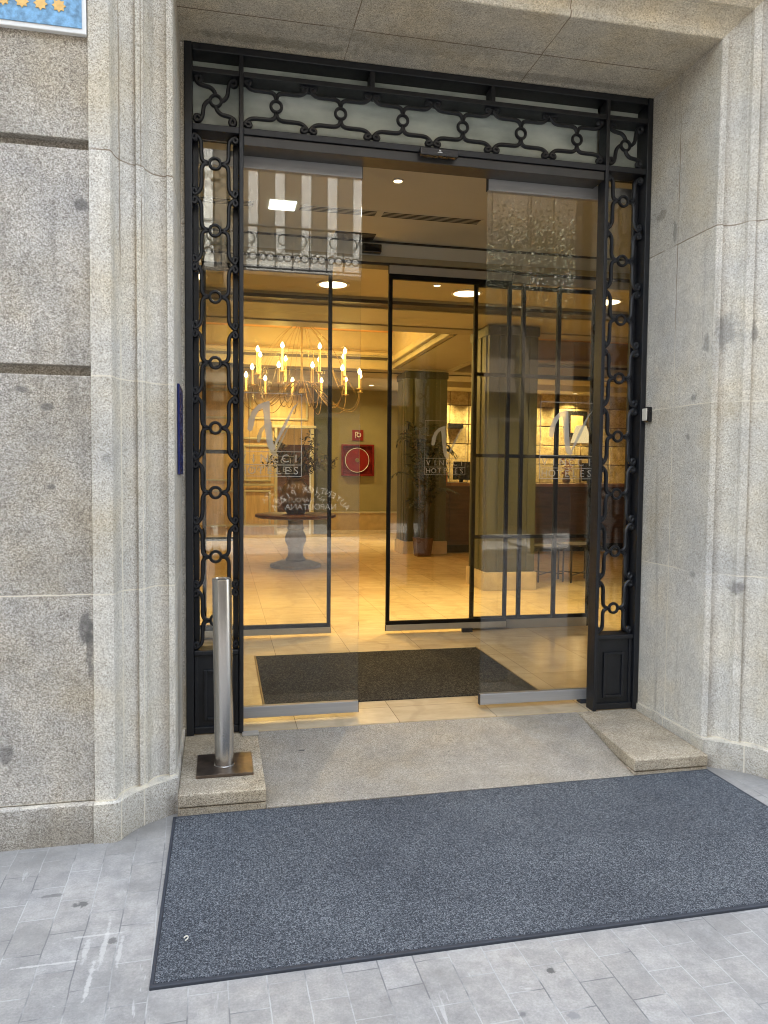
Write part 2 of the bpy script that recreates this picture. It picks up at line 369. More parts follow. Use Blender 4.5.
def marble_floor():
    m, nt, out = new_mat('marble_floor_tiles'); P = pos(nt)
    mp = nt.nodes.new('ShaderNodeMapping'); nt.links.new(P, mp.inputs[0]); mp.inputs['Location'].default_value = (.18, .25, 0)
    b = nt.nodes.new('ShaderNodeTexBrick'); nt.links.new(mp.outputs[0], b.inputs['Vector']); b.offset = .0
    b.inputs['Scale'].default_value = 1.; b.inputs['Brick Width'].default_value = .60; b.inputs['Row Height'].default_value = .60
    b.inputs['Mortar Size'].default_value = .0025; b.inputs['Mortar Smooth'].default_value = .3; b.inputs['Bias'].default_value = 0
    b.inputs['Color1'].default_value = (.60, .48, .31, 1); b.inputs['Color2'].default_value = (.70, .57, .38, 1); b.inputs['Mortar'].default_value = (.3, .23, .14, 1)
    col = b.outputs['Color']
    v = noise(nt, scale_v(nt, P, (1, 2.2, 1)), 3.2, 6, .7)
    col = mix(nt, 1., col, ramp(nt, v, [(.3, (.84, .80, .74)), (.6, (1.05, 1.04, 1.02))]), 'MULTIPLY')
    w = nt.nodes.new('ShaderNodeTexWave'); nt.links.new(P, w.inputs[0]); w.inputs['Scale'].default_value = .7; w.inputs['Distortion'].default_value = 9; w.inputs['Detail'].default_value = 4; w.inputs['Detail Scale'].default_value = 1.5
    col = mix(nt, sstep(nt, w.outputs['Fac'], .90, 1., 0, .25), col, (.42, .31, .19))
    principled(nt, out, col, .22, 0, .4)
    return m
M_FLOOR = marble_floor()
M_MARBLE = plain('cream_marble', (.58, .50, .37), .35, 0, .14, 5.)
M_CEIL = plain('painted_ceiling', (.44, .39, .25), .7, 0, .03, 2., bmp=.04)
M_CEIL_V = plain('vestibule_ceiling', (.58, .56, .48), .7, 0, .03, 2.)
M_MOULD = plain('beam_mouldings', (.36, .31, .19), .6, 0, .05)
M_COFFER = plain('coffer_plaster', (.70, .38, .15), .8, 0, .05)
M_GAPSHADE = plain('painted_gap_shade', (.05, .04, .028), .5, 0, .1)  # dark colour painted in for the shade of gaps between mouldings
M_GREENW = plain('olive_wall', (.25, .215, .095), .75, 0, .06, 2.)
M_WAINS = plain('wainscot_stone', (.42, .31, .15), .45, 0, .1)
M_OLIVE = plain('column_panel', (.075, .076, .034), .55, 0, .07, 3., sv=(1, 1, .3))
M_OLIVE_D = plain('column_panel_dark', (.045, .042, .02), .5, 0, .07, 3.)
M_OAK = plain('honey_oak', (.56, .38, .16), .45, 0, .16, 2.5, sv=(6, 6, .6))
M_DWOOD = plain('walnut_wood', (.10, .042, .018), .4, 0, .3, 3., sv=(1, 1, 5))
M_DWOOD_T = plain('desk_top_wood', (.32, .15, .06), .3, 0, .15, 3.)
M_BRASS = plain('aged_brass', (.24, .165, .06), .5, .4, .1)
M_CANDLE = plain('candle_cream', (.75, .58, .30), .6, 0, .05)
M_STONEG = plain('grey_stone', (.20, .18, .15), .7, 0, .15, 12., bmp=.2)
M_STONEU = plain('urn_stone', (.19, .14, .075), .6, 0, .15, 8.)
M_LEAFD = plain('dry_dark_leaves', (.022, .020, .010), .6, 0, .3)
M_LEAF = plain('palm_leaves', (.018, .028, .010), .55, 0, .3, 8.)
M_STALK = plain('palm_stalk', (.10, .08, .04), .7, 0, .2)
M_TERRA = plain('brown_pot', (.10, .05, .03), .5, 0, .15)
M_RED = plain('red_enamel', (.20, .008, .006), .35, 0, .08)
M_RED_D = plain('red_glass_panel', (.16, .012, .010), .15, 0, .3)
M_TBLACK = plain('black_steel', (.015, .014, .013), .4, 0, .1)
M_SCREEN = plain('black_plastic', (.012, .012, .014), .25, 0, .1)
M_BLUE = plain('blue_enamel', (.17, .36, .56), .5, 0, .3, 45.)
M_STAR = plain('faded_gold_stars', (.75, .46, .14), .5, 0, .12, 30.)
M_NAVY = plain('navy_enamel', (.012, .02, .13), .25, 0, .05)
M_SHADE = emit('lit_lamp_shade', (1, .75, .38), 1.1)
M_BULB = emit('candle_bulb', (1, .74, .36), 26.)
M_DISC = emit('downlight_disc', (1, .80, .48), 9.)
M_CREAMP = plain('paper_white', (.72, .68, .58), .6, 0, .03)
M_FLOWER = plain('dusty_pink_petals', (.40, .16, .10), .7, 0, .4, 40.)
M_GREYV = plain('dark_vent', (.05, .045, .04), .6, 0, .1)

def gold_tiles():
    m, nt, out = new_mat('gold_leaf_tiles'); P = pos(nt)
    X, Y, Z = sep(nt, P)
    n = noise(nt, P, 7, 5, .7); n2 = noise(nt, P, 26, 4, .7)
    col = ramp(nt, math_(nt, 'ADD', math_(nt, 'MULTIPLY', n, .5), math_(nt, 'MULTIPLY', n2, .5)), [(.33, (.24, .18, .09)), (.47, (.46, .37, .20)), (.62, (.66, .56, .34))])
    oi = nt.nodes.new('ShaderNodeObjectInfo')
    col = mix(nt, 1., col, ramp(nt, oi.outputs['Random'], [(0., (.62, .60, .55)), (1., (1.15, 1.12, 1.05))]), 'MULTIPLY')
    principled(nt, out, col, .6, .0, .3, bump(nt, n2, .4, .01)); return m
M_GOLD = gold_tiles()

# ------------------------------------------------------------------ camera
cam_d = bpy.data.cameras.new('camera'); cam = bpy.data.objects.new('camera', cam_d); COL.objects.link(cam)
yaw, pit, rol, fpx = -.2109, -.0510, .0095, 759.66
fw = Vector((-sin(yaw) * cos(pit), cos(yaw) * cos(pit), sin(pit))); rt = Vector((cos(yaw), sin(yaw), 0)); up = rt.cross(fw)
r2 = rt * cos(rol) + up * sin(rol); u2 = -rt * sin(rol) + up * cos(rol)
cam.matrix_world = Matrix(((r2.x, u2.x, -fw.x, 0), (r2.y, u2.y, -fw.y, 0), (r2.z, u2.z, -fw.z, 1.57), (0, 0, 0, 1)))
cam_d.sensor_fit = 'AUTO'; cam_d.sensor_width = 36; cam_d.lens = fpx / 1024 * 36; cam_d.clip_start = .05; cam_d.clip_end = 500
sc.camera = cam

# ------------------------------------------------------------------ dimensions
XL, XR, ZT, YG, YF = -.210, 2.54, 3.831, 4.235, 3.61
FL = .116          # level of the lobby floor

# ground
g = MB(); g.add([(-150, -14, -.01), (150, -14, -.01), (150, 4.2, -.01), (-150, 4.2, -.01)], [(0, 1, 2, 3)])
o = struct(g.build('pavement', M_PAVE)); o.rotation_euler = (0, R(-.45), 0)
g = MB(); g.add([(-200, -200, -.14), (200, -200, -.14), (200, 200, -.14), (-200, 200, -.14)], [(0, 1, 2, 3)])
struct(g.build('ground', plain('asphalt', (.05, .05, .052), .85, 0, .2, 3., bmp=.3)))

# ------------------------------------------------------------------ granite wall left and right
def wall_side(x0, x1, name, label):
    t = thing(name, label, 'wall', ((x0 + x1) / 2, 3.6, 0))
    pl = MB().box(x0, x1, 3.345, 4.1, -.15, .154, .006); pl.build('plinth', M_WALL, t)
    rows = [(.157, 1.9625), (2.004, 2.8835), (2.9245, 3.80), (3.842, 4.72), (4.76, 7.2)]
    for a, b in rows:
        MB().box(x0, x1, 3.378, 4.1, a, b, .004).build('stone_course', M_WALL, t)
    MB().box(x0, x1, 3.430, 4.09, .16, 7.1).build('groove_backing', M_WALL, t)
    return t
wall_side(-9, -.530, 'granite_wall', 'grey granite wall of grooved courses left of the hotel doorway')
wall_side(2.862, 12, 'granite_wall', 'grey granite wall past the right door jamb')

# ------------------------------------------------------------------ moulded door surround
sur = thing('door_surround', 'pale granite door surround with fluted jambs, reveals and soffit', 'door surround', (1.176, 3.9, 0))
def arc(p, q, bulge, n=7):
    out = []
    for i in range(n + 1):
        t = i / n; x = p[0] + (q[0] - p[0]) * t; y = p[1] + (q[1] - p[1]) * t
        dx, dy = q[0] - p[0], q[1] - p[1]; L = math.hypot(dx, dy); k = 4 * t * (1 - t) * bulge
        out.append((x + dy / L * k, y - dx / L * k))
    return out
PROF = [(0, 4.42), (0, 3.604), (.004, 3.598), (.026, 3.586), (.029, 3.590), (.030, 3.604)] + arc((.034, 3.604), (.112, 3.536), -.020, 10) + [(.116, 3.534), (.118, 3.512), (.121, 3.508), (.147, 3.488), (.150, 3.491), (.152, 3.503)] + arc((.156, 3.500), (.230, 3.386), -.022, 10) + [(.234, 3.372), (.238, 3.362), (.317, 3.360), (.32, 3.364), (.32, 4.10)]
def jamb(side, z0, z1m):
    """side -1 left, +1 right ; mitred at the top"""
    vs = []; fs = []; n = len(PROF)
    zs = [z0] + [z0 + (3.8 - z0) * k / 6 for k in range(1, 7)]
    for zi in range(len(zs) + 1):
        for s_, y in PROF:
            x = (XR + s_) if side > 0 else (XL - s_)
            z = zs[zi] if zi < len(zs) else ZT + s_
            vs.append((x, y, z))
    for i in range(len(zs)):
        for k in range(n - 1): fs.append((i * n + k, i * n + k + 1, (i + 1) * n + k + 1, (i + 1) * n + k))
    m = MB(); m.add(vs, fs, True); return m
SHARP = 24
jamb(-1, .15, 0).build('left_jamb', M_JAMB_L, sur).name = 'jamb'
jamb(1, .15, 0).build('jamb', M_JAMB_R, sur)
vs = []; fs = []; n = len(PROF)
xs_ = [XL, .3, .9, 1.5, 2.1, XR]
for i, x in enumerate(xs_):
    for s_, y in PROF:
        xx = x - s_ if i == 0 else (x + s_ if i == len(xs_) - 1 else x); vs.append((xx, y, ZT + s_))
for i in range(len(xs_) - 1):
    for k in range(n - 1): fs.append((i * n + k, i * n + k + 1, (i + 1) * n + k + 1, (i + 1) * n + k))
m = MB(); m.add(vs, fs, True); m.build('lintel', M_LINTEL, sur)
MB().box(XL - .318, XR + .318, 3.385, 4.10, ZT + .322, 7.2, .004).build('upper_wall', M_WALL, sur)
# plinth blocks following the splay
def plinth(side):
    pr = [(.012, 4.30), (-.012, 4.28), (-.012, 3.56), (.0, 3.562), (.030, 3.540)] + arc((.040, 3.530), (.215, 3.345), -.022, 8) + [(.232, 3.331), (.322, 3.331), (.322, 3.9)]
    pts = [((XR + s_) if side > 0 else (XL - s_), y) for s_, y in pr]
    m = MB(); m.prism_xy(pts, -.15, .155)
    return m
plinth(-1).build('plinth', M_JAMB_L, sur); plinth(1).build('plinth', M_JAMB_R, sur)

MB().box(XL + .0005, -.1905, 4.25, 4.41, .12, ZT - .003).build('rebate_strip', M_JAMB_L, sur)
# ------------------------------------------------------------------ ramp, side steps, threshold
m = MB(); m.add([(.195, 4.262, .110), (2.14, 4.262, .110), (2.095, 3.517, .012), (.205, 3.517, .002), (.195, 4.262, -.1), (2.14, 4.262, -.1), (2.095, 3.517, -.1), (.205, 3.517, -.1)],
               [(0, 3, 2, 1), (0, 1, 5, 4), (1, 2, 6, 5), (2, 3, 7, 6), (3, 0, 4, 7)])
tag(m.build('entrance_ramp', M_RAMP, None, (1.17, 3.9, 0)), 'worn speckled stone ramp rising from the pavement mat to the doors', 'ramp')
def side_step(pts, name, label):
    t = thing(name, label, 'step', (sum(p[0] for p in pts) / 4, 3.9, 0))
    # pts: back-left, back-right, front-right, front-left (x,y)
    def slab(za, zb, zfa, zfb, grow):
        (a, b, c, d) = pts
        ins = lambda p, s: p
        bm = bmesh.new()
        V = [bm.verts.new((p[0], p[1] - (grow if i > 1 else 0), (zb if i < 2 else zfb))) for i, p in enumerate(pts)] + [bm.verts.new((p[0], p[1] - (grow if i > 1 else 0), (za if i < 2 else zfa))) for i, p in enumerate(pts)]
        for f in ((0, 3, 2, 1), (4, 5, 6, 7), (0, 1, 5, 4), (1, 2, 6, 5), (2, 3, 7, 6), (3, 0, 4, 7)): bm.faces.new([V[i] for i in f])
        bmesh.ops.recalc_face_normals(bm, faces=bm.faces[:])
        bmesh.ops.bevel(bm, geom=bm.edges[:], offset=.007, segments=3, profile=.5, affect='EDGES')
        mm = MB(); mm._bm(bm, False); return mm
    slab(.03, .114, .030, .092, .0).build('top_slab', M_STEP, t)
    slab(-.1, .029, -.1, .026, -.006).build('riser_block', M_STEP, t)
    return t
side_step([(XL + .012, 4.262), (.193, 4.262), (.203, 3.517), (XL + .012, 3.517)], 'granite_step', 'small granite step block under the steel bollard, left of the ramp')
side_step([(2.142, 4.262), (XR - .012, 4.262), (XR - .012, 3.517), (2.10, 3.517)], 'granite_step', 'small granite step block right of the ramp with bare top')

# floor
m = MB().box(-3, 10, 4.265, 20.5, -.05, FL); struct(m.build('lobby_floor', M_FLOOR))
# small metal plates on threshold
tag(MB().box(.11, .20, 4.19, 4.25, .113, .123, .002).build('threshold_plate', M_ALU_IN, None, (.15, 4.2, .13)), 'small grey metal plate on the threshold beside left iron post', 'floor plate')

# ------------------------------------------------------------------ iron grille frame
fr = thing('iron_door_grille', 'black wrought iron grille framing the glass entrance with scrolls and rings', 'grille', (1.176, 4.3, FL))
YS = 4.275
PX = [(-.150, .094), (2.258, 2.502)]     # inner faces of the two side bays
m = MB().box(-.190, -.150, YG, 4.40, FL, ZT - .003, .004).build('frame_upright', M_IRON, fr)
m = MB().box(2.502, XR - .004, YG, 4.40, FL, ZT - .003, .004).build('frame_upright', M_IRON, fr)
MB().box(.0945, .118, YG, 4.33, FL, 3.79, .004).build('door_post', M_IRON, fr)
MB().box(2.2345, 2.2575, YG, 4.33, FL, 3.79, .004).build('door_post', M_IRON, fr)
MB().box(-.149, 2.501, YG + .003, 4.398, 3.788, ZT - .004, .004).build('top_rail', M_IRON, fr)
def rails(z0, z1, y1, y0=YG + .002):
    for a, b in ((-.149, .094), (.1185, 2.234), (2.258, 2.501)):
        MB().box(a, b, y0, y1, z0, z1, .003).build('crossbar', M_IRON, fr)
rails(3.676, 3.704, 4.35); rails(3.378, 3.412, 4.39)
for x in (.82, 1.525): MB().box(x - .013, x + .013, YG + .004, 4.33, 3.697, 3.787, .002).build('divider', M_IRON, fr)
hd = MB().box(.1185, 2.234, 4.250, 4.392, 3.326, 3.377, .003).build('door_operator_housing', M_HEAD, fr)
# frosted panes
for a, b in ((-.149, .094), (.1185, 2.234), (2.258, 2.501)):
    MB().box(a, b, 4.352, 4.362, 3.395, 3.786).build('frosted_pane', M_FROST, fr)
# clear side panes
for a, b in PX: MB().box(a, b, 4.352, 4.360, .575, 3.377).build('side_pane', M_GLASS, fr)
for a, b in PX:
    for p, q in ((a, a + .030), (b - .030, b)): MB().box(p, q, 4.322, 4.3515, .588, 3.376, .003).build('pane_frame', M_IRON, fr)

def half_strand(w, L):
    """strand from the ring waist (t=0) to the node (t=L); w = half width; gives (u,t)"""
    k = L / .177
    base = [(.028, 0.0), (.042, .003), (.055, .009), (.063, .024), (.065, .045), (.065, .085), (.065, .115), (.068, .136), (.076, .152), (.089, .166), (.100, .172)]
    pts = [(u * w / .109, t * k) for u, t in base]
    ex = w - .014; cz = L - .026 * min(1, k)
    for a in (70, 30, -10, -50, -90, -140, -190, -230):
        rr = .0135 if a > -100 else .010
        pts.append((ex + rr * cos(R(a)), cz + rr * sin(R(a)) - .0))
    return pts
def smooth_pts(pts, it=1):
    for _ in range(it):
        q = [pts[0]]
        for a, b in zip(pts[:-1], pts[1:]):
            q += [tuple(a[i] * .75 + b[i] * .25 for i in range(len(a))), tuple(a[i] * .25 + b[i] * .75 for i in range(len(a)))]
        q.append(pts[-1]); pts = q
    return pts
def scroll_panel(cu, w, rings, lo, hi, vertical=True, cz=None):
    sp = MB(); ringmb = []
    def P(u, t): return (cu + u, YS, t) if vertical else (t, YS, cu + u)
    for i, r in enumerate(rings):
        up_ = ((rings[i + 1] - r) / 2 if i < len(rings) - 1 else hi - r)
        dn = ((r - rings[i - 1]) / 2 if i > 0 else r - lo)
        for L, sg in ((up_, 1), (dn, -1)):
            hs = smooth_pts(half_strand(w, L))
            for side in (1, -1):
                sp.tube([P(side * u, r + sg * t) for u, t in hs], .0112, 8, .013)
        ringmb.append(P(0, r))
    ob = sp.build('scrollwork', M_IRON, fr)
    for c in ringmb: MB().ring(c, .029, .0088, 28, 'xz', .013).build('ring', M_IRON, ob)
RZ = [.748 + .3535 * k for k in range(8)]
for a, b in PX: scroll_panel((a + b) / 2 - .004, (b - a) / 2 - .002, RZ, .590, 3.374)
TX = [1.179 + (i - 2.5) * .354 for i in range(6)]
scroll_panel(3.556, .124, TX, .119, 2.234, False)
# corner pinwheels
for a, b in PX:
    cx, cz = (a + b) / 2, 3.552; mb = MB(); hx, hz = (b - a) / 2 - .012, .122
    for k in range(4):
        q = pi / 2 * k
        loc = [(.028, .0), (.045, .008), (.060, .026), (.064, .05), (.068, .075), (.078, .093), (.094, .099)]
        loc += [(.094 + .014 * sin(R(j)) , .085 + .014 * cos(R(j))) for j in (20, 70, 120, 170, 220, 260)]
        pts = []
        for u, v in loc:
            X_ = u * cos(q) - v * sin(q); Z_ = u * sin(q) + v * cos(q)
            if k % 2: pts.append((cx + X_ * hx / .105, YS, cz + Z_ * hz / .108))
            else: pts.append((cx + X_ * hx / .108, YS, cz + Z_ * hz / .105))
        mb.tube(smooth_pts(pts), .0112, 8, .013)
    ob = mb.build('corner_scroll', M_IRON, fr)
    MB().ring((cx, YS, cz), .029, .0088, 28, 'xz', .013).build('ring', M_IRON, ob)
# kick panels
for a, b in PX:
    kp = MB().box(a, b, 4.268, 4.36, FL + .002, .556, .003).build('kick_panel', M_IRON, fr)
    MB().box(a, b, 4.245, 4.375, .557, .586, .006).build('cap_moulding', M_IRON, kp)
    MB().box(a, b, 4.250, 4.2675, FL + .003, .158, .005).build('base_moulding', M_IRON, kp)
    c = (a + b) / 2 + .0; x0, x1, z0, z1 = c - .070, c + .070, .19, .475
    fm = MB()
    for (p, q, r_, s_) in ((x0, x0 + .018, z0, z1), (x1 - .018, x1, z0, z1), (x0 + .018, x1 - .018, z0, z0 + .018), (x0 + .018, x1 - .018, z1 - .018, z1)):
        fm.box(p, q, 4.254, 4.2675, r_, s_, .004)
    fm.build('panel_moulding', M_IRON, kp)
    MB().box(a + .002, a + .022, 4.256, 4.2675, .16, .554, .003).build('edge_bead', M_IRON, kp)
    MB().box(b - .022, b - .002, 4.256, 4.2675, .16, .554, .003).build('edge_bead', M_IRON, kp)

# motion sensor on the header
t = thing('motion_sensor', 'small black door motion sensor on the header above the entrance', 'sensor', (1.19, 4.22, 3.36))
MB().box(1.085, 1.305, 4.185, 4.234, 3.345, 3.388, .006).build('housing', M_SCREEN, t)
em = MB(); em.poly([(1.190, 3.369), (1.1935, 3.379), (1.197, 3.371), (1.2005, 3.379), (1.204, 3.369)], 4.1835, 4.1848)
em.box(1.183, 1.211, 4.1835, 4.1848, 3.3615, 3.3645)
em.build('emblem', M_WHITE, t)

# ------------------------------------------------------------------ logo made of etched film
def logo(root, x0, z0, w, h, y):
    s = w / .37; lw = .0035; m = MB(); q = MB
    x1, z1 = x0 + w, z0 + h
    zr1, zr2 = z0 + .066 * s, z0 + .142 * s
    fb = MB()
    for a, b, c, d in ((x0, x1, z1 - lw, z1), (x0, x1, z0, z0 + lw), (x0, x0 + lw, z0 + lw, z1 - lw), (x1 - lw, x1, z0 + lw, z1 - lw), (x0 + lw, x1 - lw, zr1, zr1 + lw), (x0 + lw, x1 - lw, zr2, zr2 + lw)):
        fb.box(a, b, y - .001, y, c, d)
    fb.build('logo_border', M_FILM, root)
    V = [(.16, .56), (.17, .66), (.23, .78), (.33, .86), (.44, .895), (.50, .905), (.505, .80), (.52, .60), (.545, .42), (.60, .335)]
    Vr = [(.56, .31), (.50, .325), (.47, .36), (.445, .46), (.42, .62), (.405, .76), (.39, .815), (.33, .78), (.28, .71), (.26, .62), (.235, .55), (.20, .535)]
    m.poly([(x0 + u * w, z0 + (v - .0) * h) for u, v in V + Vr], y - .001, y)
    m.poly([(x0 + u * w, z0 + v * h) for u, v in [(.56, .345), (.60, .375), (.74, .58), (.865, .80), (.95, .90), (.86, .84), (.70, .61), (.60, .44)]], y - .001, y)
    m.build('letter_v', M_FILM, root)
    for body, zz, hh in (('VINCCI', zr1 + .017 * s, .052 * s), ('HOTELES', z0 + .014 * s, .050 * s)):
        n = len(body); mm = MB()
        for i, ch in enumerate(body):
            tm = text_mb(ch, hh * 1.25, x0 + w * (.09 + .82 * (i / (n - 1))), zz, y - .0005, extr=.0005)
            mm.add(tm.v, tm.f)
        mm.build('lettering', M_FILM, root)

# outer sliding leaves
def leaf(x0, x1, y, z0, z1, name, label, rail_t, rail_b, mrail, mgl, lg=None, stiles=False):
    t = thing(name, label, 'glass door', ((x0 + x1) / 2, y, FL), None)
    MB().box(x0, x1, y - .005, y + .005, rail_b - .003, rail_t + .003).build('glass_pane', mgl, t)
    MB().box(x0, x1, y - .020, y + .020, z0, rail_b, .003).build('bottom_rail', mrail, t)
    MB().box(x0, x1, y - .020, y + .020, rail_t, z1, .003).build('top_rail', mrail, t)
    for a, b in ((x0 - .0025, x0 - .0005), (x1 + .0005, x1 + .0025)):
        MB().box(a, b, y - .019, y + .019, rail_t, z1 - .002).build('end_cap', M_RUBBER, t); MB().box(a, b, y - .019, y + .019, z0, rail_b).build('end_cap', M_RUBBER, t)
    if stiles:
        for a, b in stiles: MB().box(a, b, y - .018, y + .018, rail_b + .034, rail_t - .034, .002).build('stile', M_BLACK, t)
        MB().box(x0, x1, y - .019, y + .019, rail_b + .001, rail_b + .033, .002).build('frame_bar', M_BLACK, t)
        MB().box(x0, x1, y - .019, y + .019, rail_t - .046, rail_t - .001, .002).build('frame_bar', M_BLACK, t)
    if lg: logo(t, lg[0], lg[1], lg[2], lg[3], y - .0055)
    return t
leaf(-.180, .797, 4.425, .142, 3.352, 'sliding_glass_door', 'left frameless sliding door at the street front, grey rails, pushed open', 3.268, .208, M_ALU, M_GLASS, (.085, 1.545, .37, .478))
leaf(1.564, 2.535, 4.425, .142, 3.352, 'sliding_glass_door', 'right frameless sliding door at the street front, grey rails, pushed open', 3.268, .208, M_ALU, M_GLASS, (1.93, 1.545, .37, .478))
tag(MB().box(2.235, 2.30, 4.40, 4.46, FL, .141, .002).build('floor_guide', M_RUBBER, None, (2.27, 4.43, FL)), 'small black floor guide at foot of right sliding door', 'door guide')
# inner sliding leaves
YI = 6.66
leaf(-.16, .946, YI, .145, 3.405, 'sliding_glass_door', 'black framed inner sliding door on the left side of the vestibule', 3.332, .200, M_ALU_IN, M_GLASS2, (.235, 1.56, .385, .49), [(-.16, -.128), (.914, .946)])
leaf(1.450, 2.600, YI, .145, 3.405, 'sliding_glass_door', 'black framed inner sliding door on the right side of the vestibule', 3.332, .200, M_ALU_IN, M_GLASS2, (1.795, 1.56, .385, .49), [(1.450, 1.482), (2.568, 2.600)])
tag(MB().box(2.16, 2.26, 6.60, 6.64, FL, .152, .004).build('floor_guide', M_RUBBER, None, (2.2, 6.6, FL)), 'small black floor guide at foot of inner right sliding door', 'door guide')

def lattice(xs, name, label):
    y = 6.73; x0, x1 = min(xs), max(xs)
    t = thing(name, label, 'glass screen', ((x0 + x1) / 2, y, FL))
    MB().box(x0, x1, y - .004, y + .004, .2, 3.30).build('glass_pane', M_GLASS2, t)
    for x in xs: MB().box(x - .017, x + .017, y - .02, y + .02, FL, 3.33, .002).build('mullion', M_BLACK, t)
    xs2 = sorted(xs)
    for a, b in zip(xs2[:-1], xs2[1:]):
        for z in (.218, .985, 1.742, 2.49, 3.30): MB().box(a + .0175, b - .0175, y - .018, y + .018, z - .016, z + .016, .002).build('glazing_bar', M_BLACK, t)
    MB().box(x0 + .018, x1 - .018, y - .024, y + .024, FL + .001, .2, .003).build('base_rail', M_ALU_IN, t)
lattice([2.285, 2.75, 3.105, 3.465], 'lattice_glass_screen', 'fixed glass screen with black glazing bars right of the inner door')
lattice([.115, -.35, -.705, -1.1], 'lattice_glass_screen', 'fixed glass screen with black glazing bars left of the inner door')

# ------------------------------------------------------------------ mats
t = thing('door_mat', 'large dark blue grey ribbed mat lying on the pavement', 'mat', (1.15, 2.93, 0))
MB().box(-.205, 2.505, 2.350, 3.495, -.012, .012, .004).build('mat_pile', M_MAT, t)
eb = MB()
eb.box(-.218, 2.518, 2.333, 2.3499, -.012, .0095, .003).box(-.218, 2.518, 3.4951, 3.508, -.012, .0095, .003).box(-.218, -.2051, 2.3499, 3.4951, -.012, .0095, .003).box(2.5051, 2.518, 2.3499, 3.4951, -.012, .0095, .003)
eb.build('rubber_border', M_RUBBER, t); t.rotation_euler = (0, R(-.45), 0)
t = thing('door_mat', 'charcoal mat sunk in the marble floor between the two sets of doors', 'mat', (1.17, 5.3, FL))
MB().box(.262, 2.075, 4.685, 5.99, FL + .001, FL + .008, .002).build('mat_pile', M_MAT2, t)
MB().box(.250, .2615, 4.675, 6.0, FL + .001, FL + .010, .001).build('metal_edge', M_BRASS, t)
MB().box(2.0755, 2.087, 4.675, 6.0, FL + .001, FL + .010, .001).build('metal_edge', M_BRASS, t)

sp = MB(); sp.tube(smooth_pts([(-.125, 2.540, .016), (-.117, 2.548, .018), (-.110, 2.541, .017), (-.113, 2.530, .017), (-.120, 2.524, .016)], 2), .0026, 6, .0015)
tag(sp.build('paper_scrap', M_CREAMP, None, (-.12, 2.53, .012)), 'tiny curled white paper scrap lying on the big outdoor mat', 'litter')
# ------------------------------------------------------------------ bollard
t = thing('steel_bollard', 'shiny round stainless steel bollard on a square base plate', 'bollard', (.012, 3.81, .108))
zb = .100
tilt = Matrix.Rotation(R(1.0), 4, 'Y')
MB().box(-.122, .150, 3.675, 3.955, .098, .113, .002).build('base_plate', M_BASEP, t)
pp = MB().lathe((.012, 3.80, .113), [(.047, 0), (.047, .925), (.0455, .931), (.041, .934), (.040, .930), (.0395, .900), (.0, .8995)], 48)
ob = pp.build('post', M_STEEL, t)
for v in ob.data.vertices: v.co.x -= (v.co.z - .005) * .012
MB().lathe((.012, 3.80, .1131), [(.052, 0), (.052, .003), (.048, .006), (.0475, .006)], 48).build('weld_collar', M_STEEL, t)

# ------------------------------------------------------------------ signs on the stone
t = thing('hotel_plaque', 'blue wall plaque with white rim and a row of faded gold stars', 'plaque', (-.75, 3.37, 3.33))
MB().box(-.955, -.533, 3.352, 3.377, 3.330, 3.88, .003).build('white_rim', M_WHITE, t)
MB().box(-.940, -.549, 3.348, 3.3515, 3.350, 3.862).build('blue_face', M_BLUE, t)
for i, (x, z) in enumerate([(-.634, 3.427), (-.703, 3.427), (-.772, 3.427), (-.841, 3.427)]):
    pts = [(x + (.027 if k % 2 == 0 else .018) * cos(pi * k / 8), z + (.027 if k % 2 == 0 else .018) * sin(pi * k / 8)) for k in range(16)]
    MB().poly(pts, 3.3455, 3.3475).build('gold_star', M_STAR, t)
t = thing('blue_plate', 'narrow dark blue enamel plate on the left door reveal', 'sign plate', (-.18, 3.8, 1.55))
MB().box(-.209, -.198, 3.82, 4.15, 1.554, 1.994, .003).build('plate', M_NAVY, t)
t = thing('wall_switch_box', 'small white box with dark rim on right door reveal beside the grille', 'wall box', (2.52, 4.2, 1.9))
MB().box(2.512, 2.539, 4.165, 4.225, 1.895, 1.985, .004).build('backing', M_SCREEN, t)
MB().box(2.503, 2.5118, 4.172, 4.220, 1.903, 1.977, .003).build('cover', M_CREAMP, t)

# ------------------------------------------------------------------ vestibule shell
t = struct(MB().box(-3, 10, 4.40, 6.84, 3.62, 3.75).build('vestibule_ceiling', M_CEIL_V))
vl = thing('vestibule_wall', 'beige wall on the right of the vestibule between the doors', 'wall', (3.9, 5.5, FL))
MB().box(3.95, 4.1, 4.44, 6.6, FL, 3.618).build('wall_panel', M_CEIL_V, vl)
vl = thing('vestibule_wall', 'beige wall on the left of the vestibule behind the left grille', 'wall', (-1.2, 5.5, FL))
MB().box(-1.4, -1.2, 4.44, 6.6, FL, 3.618).build('wall_panel', M_CEIL_V, vl)
# building fabric flanking the doors (closes the room behind the granite)
struct(MB().box(-9, XL - .004, 4.11, 4.43, -.1, 3.75).build('inner_wall', M_CEIL_V))
struct(MB().box(XR + .004, 12, 4.11, 4.43, -.1, 3.75).build('inner_wall', M_CEIL_V))
struct(MB().box(-25, 30, 4.11, 20.5, 4.6, 15).build('upper_storey', M_WALL))
struct(MB().box(XL, XR, 4.43, 4.5, 3.41, 3.62).build('door_head', M_CEIL_V))
hd = thing('inner_door_header', 'grey header beam above the inner sliding doors', 'door header', (1.2, 6.7, 3.4))
MB().box(-1.19, 3.94, 6.69, 6.84, 3.488, 3.619, .003).build('fascia', M_CEIL_V, hd)
MB().box(-1.19, 3.94, 6.675, 6.84, 3.435, 3.487, .004).build('lower_band', M_MOULD, hd)
MB().box(-1.19, 3.94, 6.686, 6.83, 3.408, 3.434, .002).build('shadow_strip', M_GAPSHADE, hd)
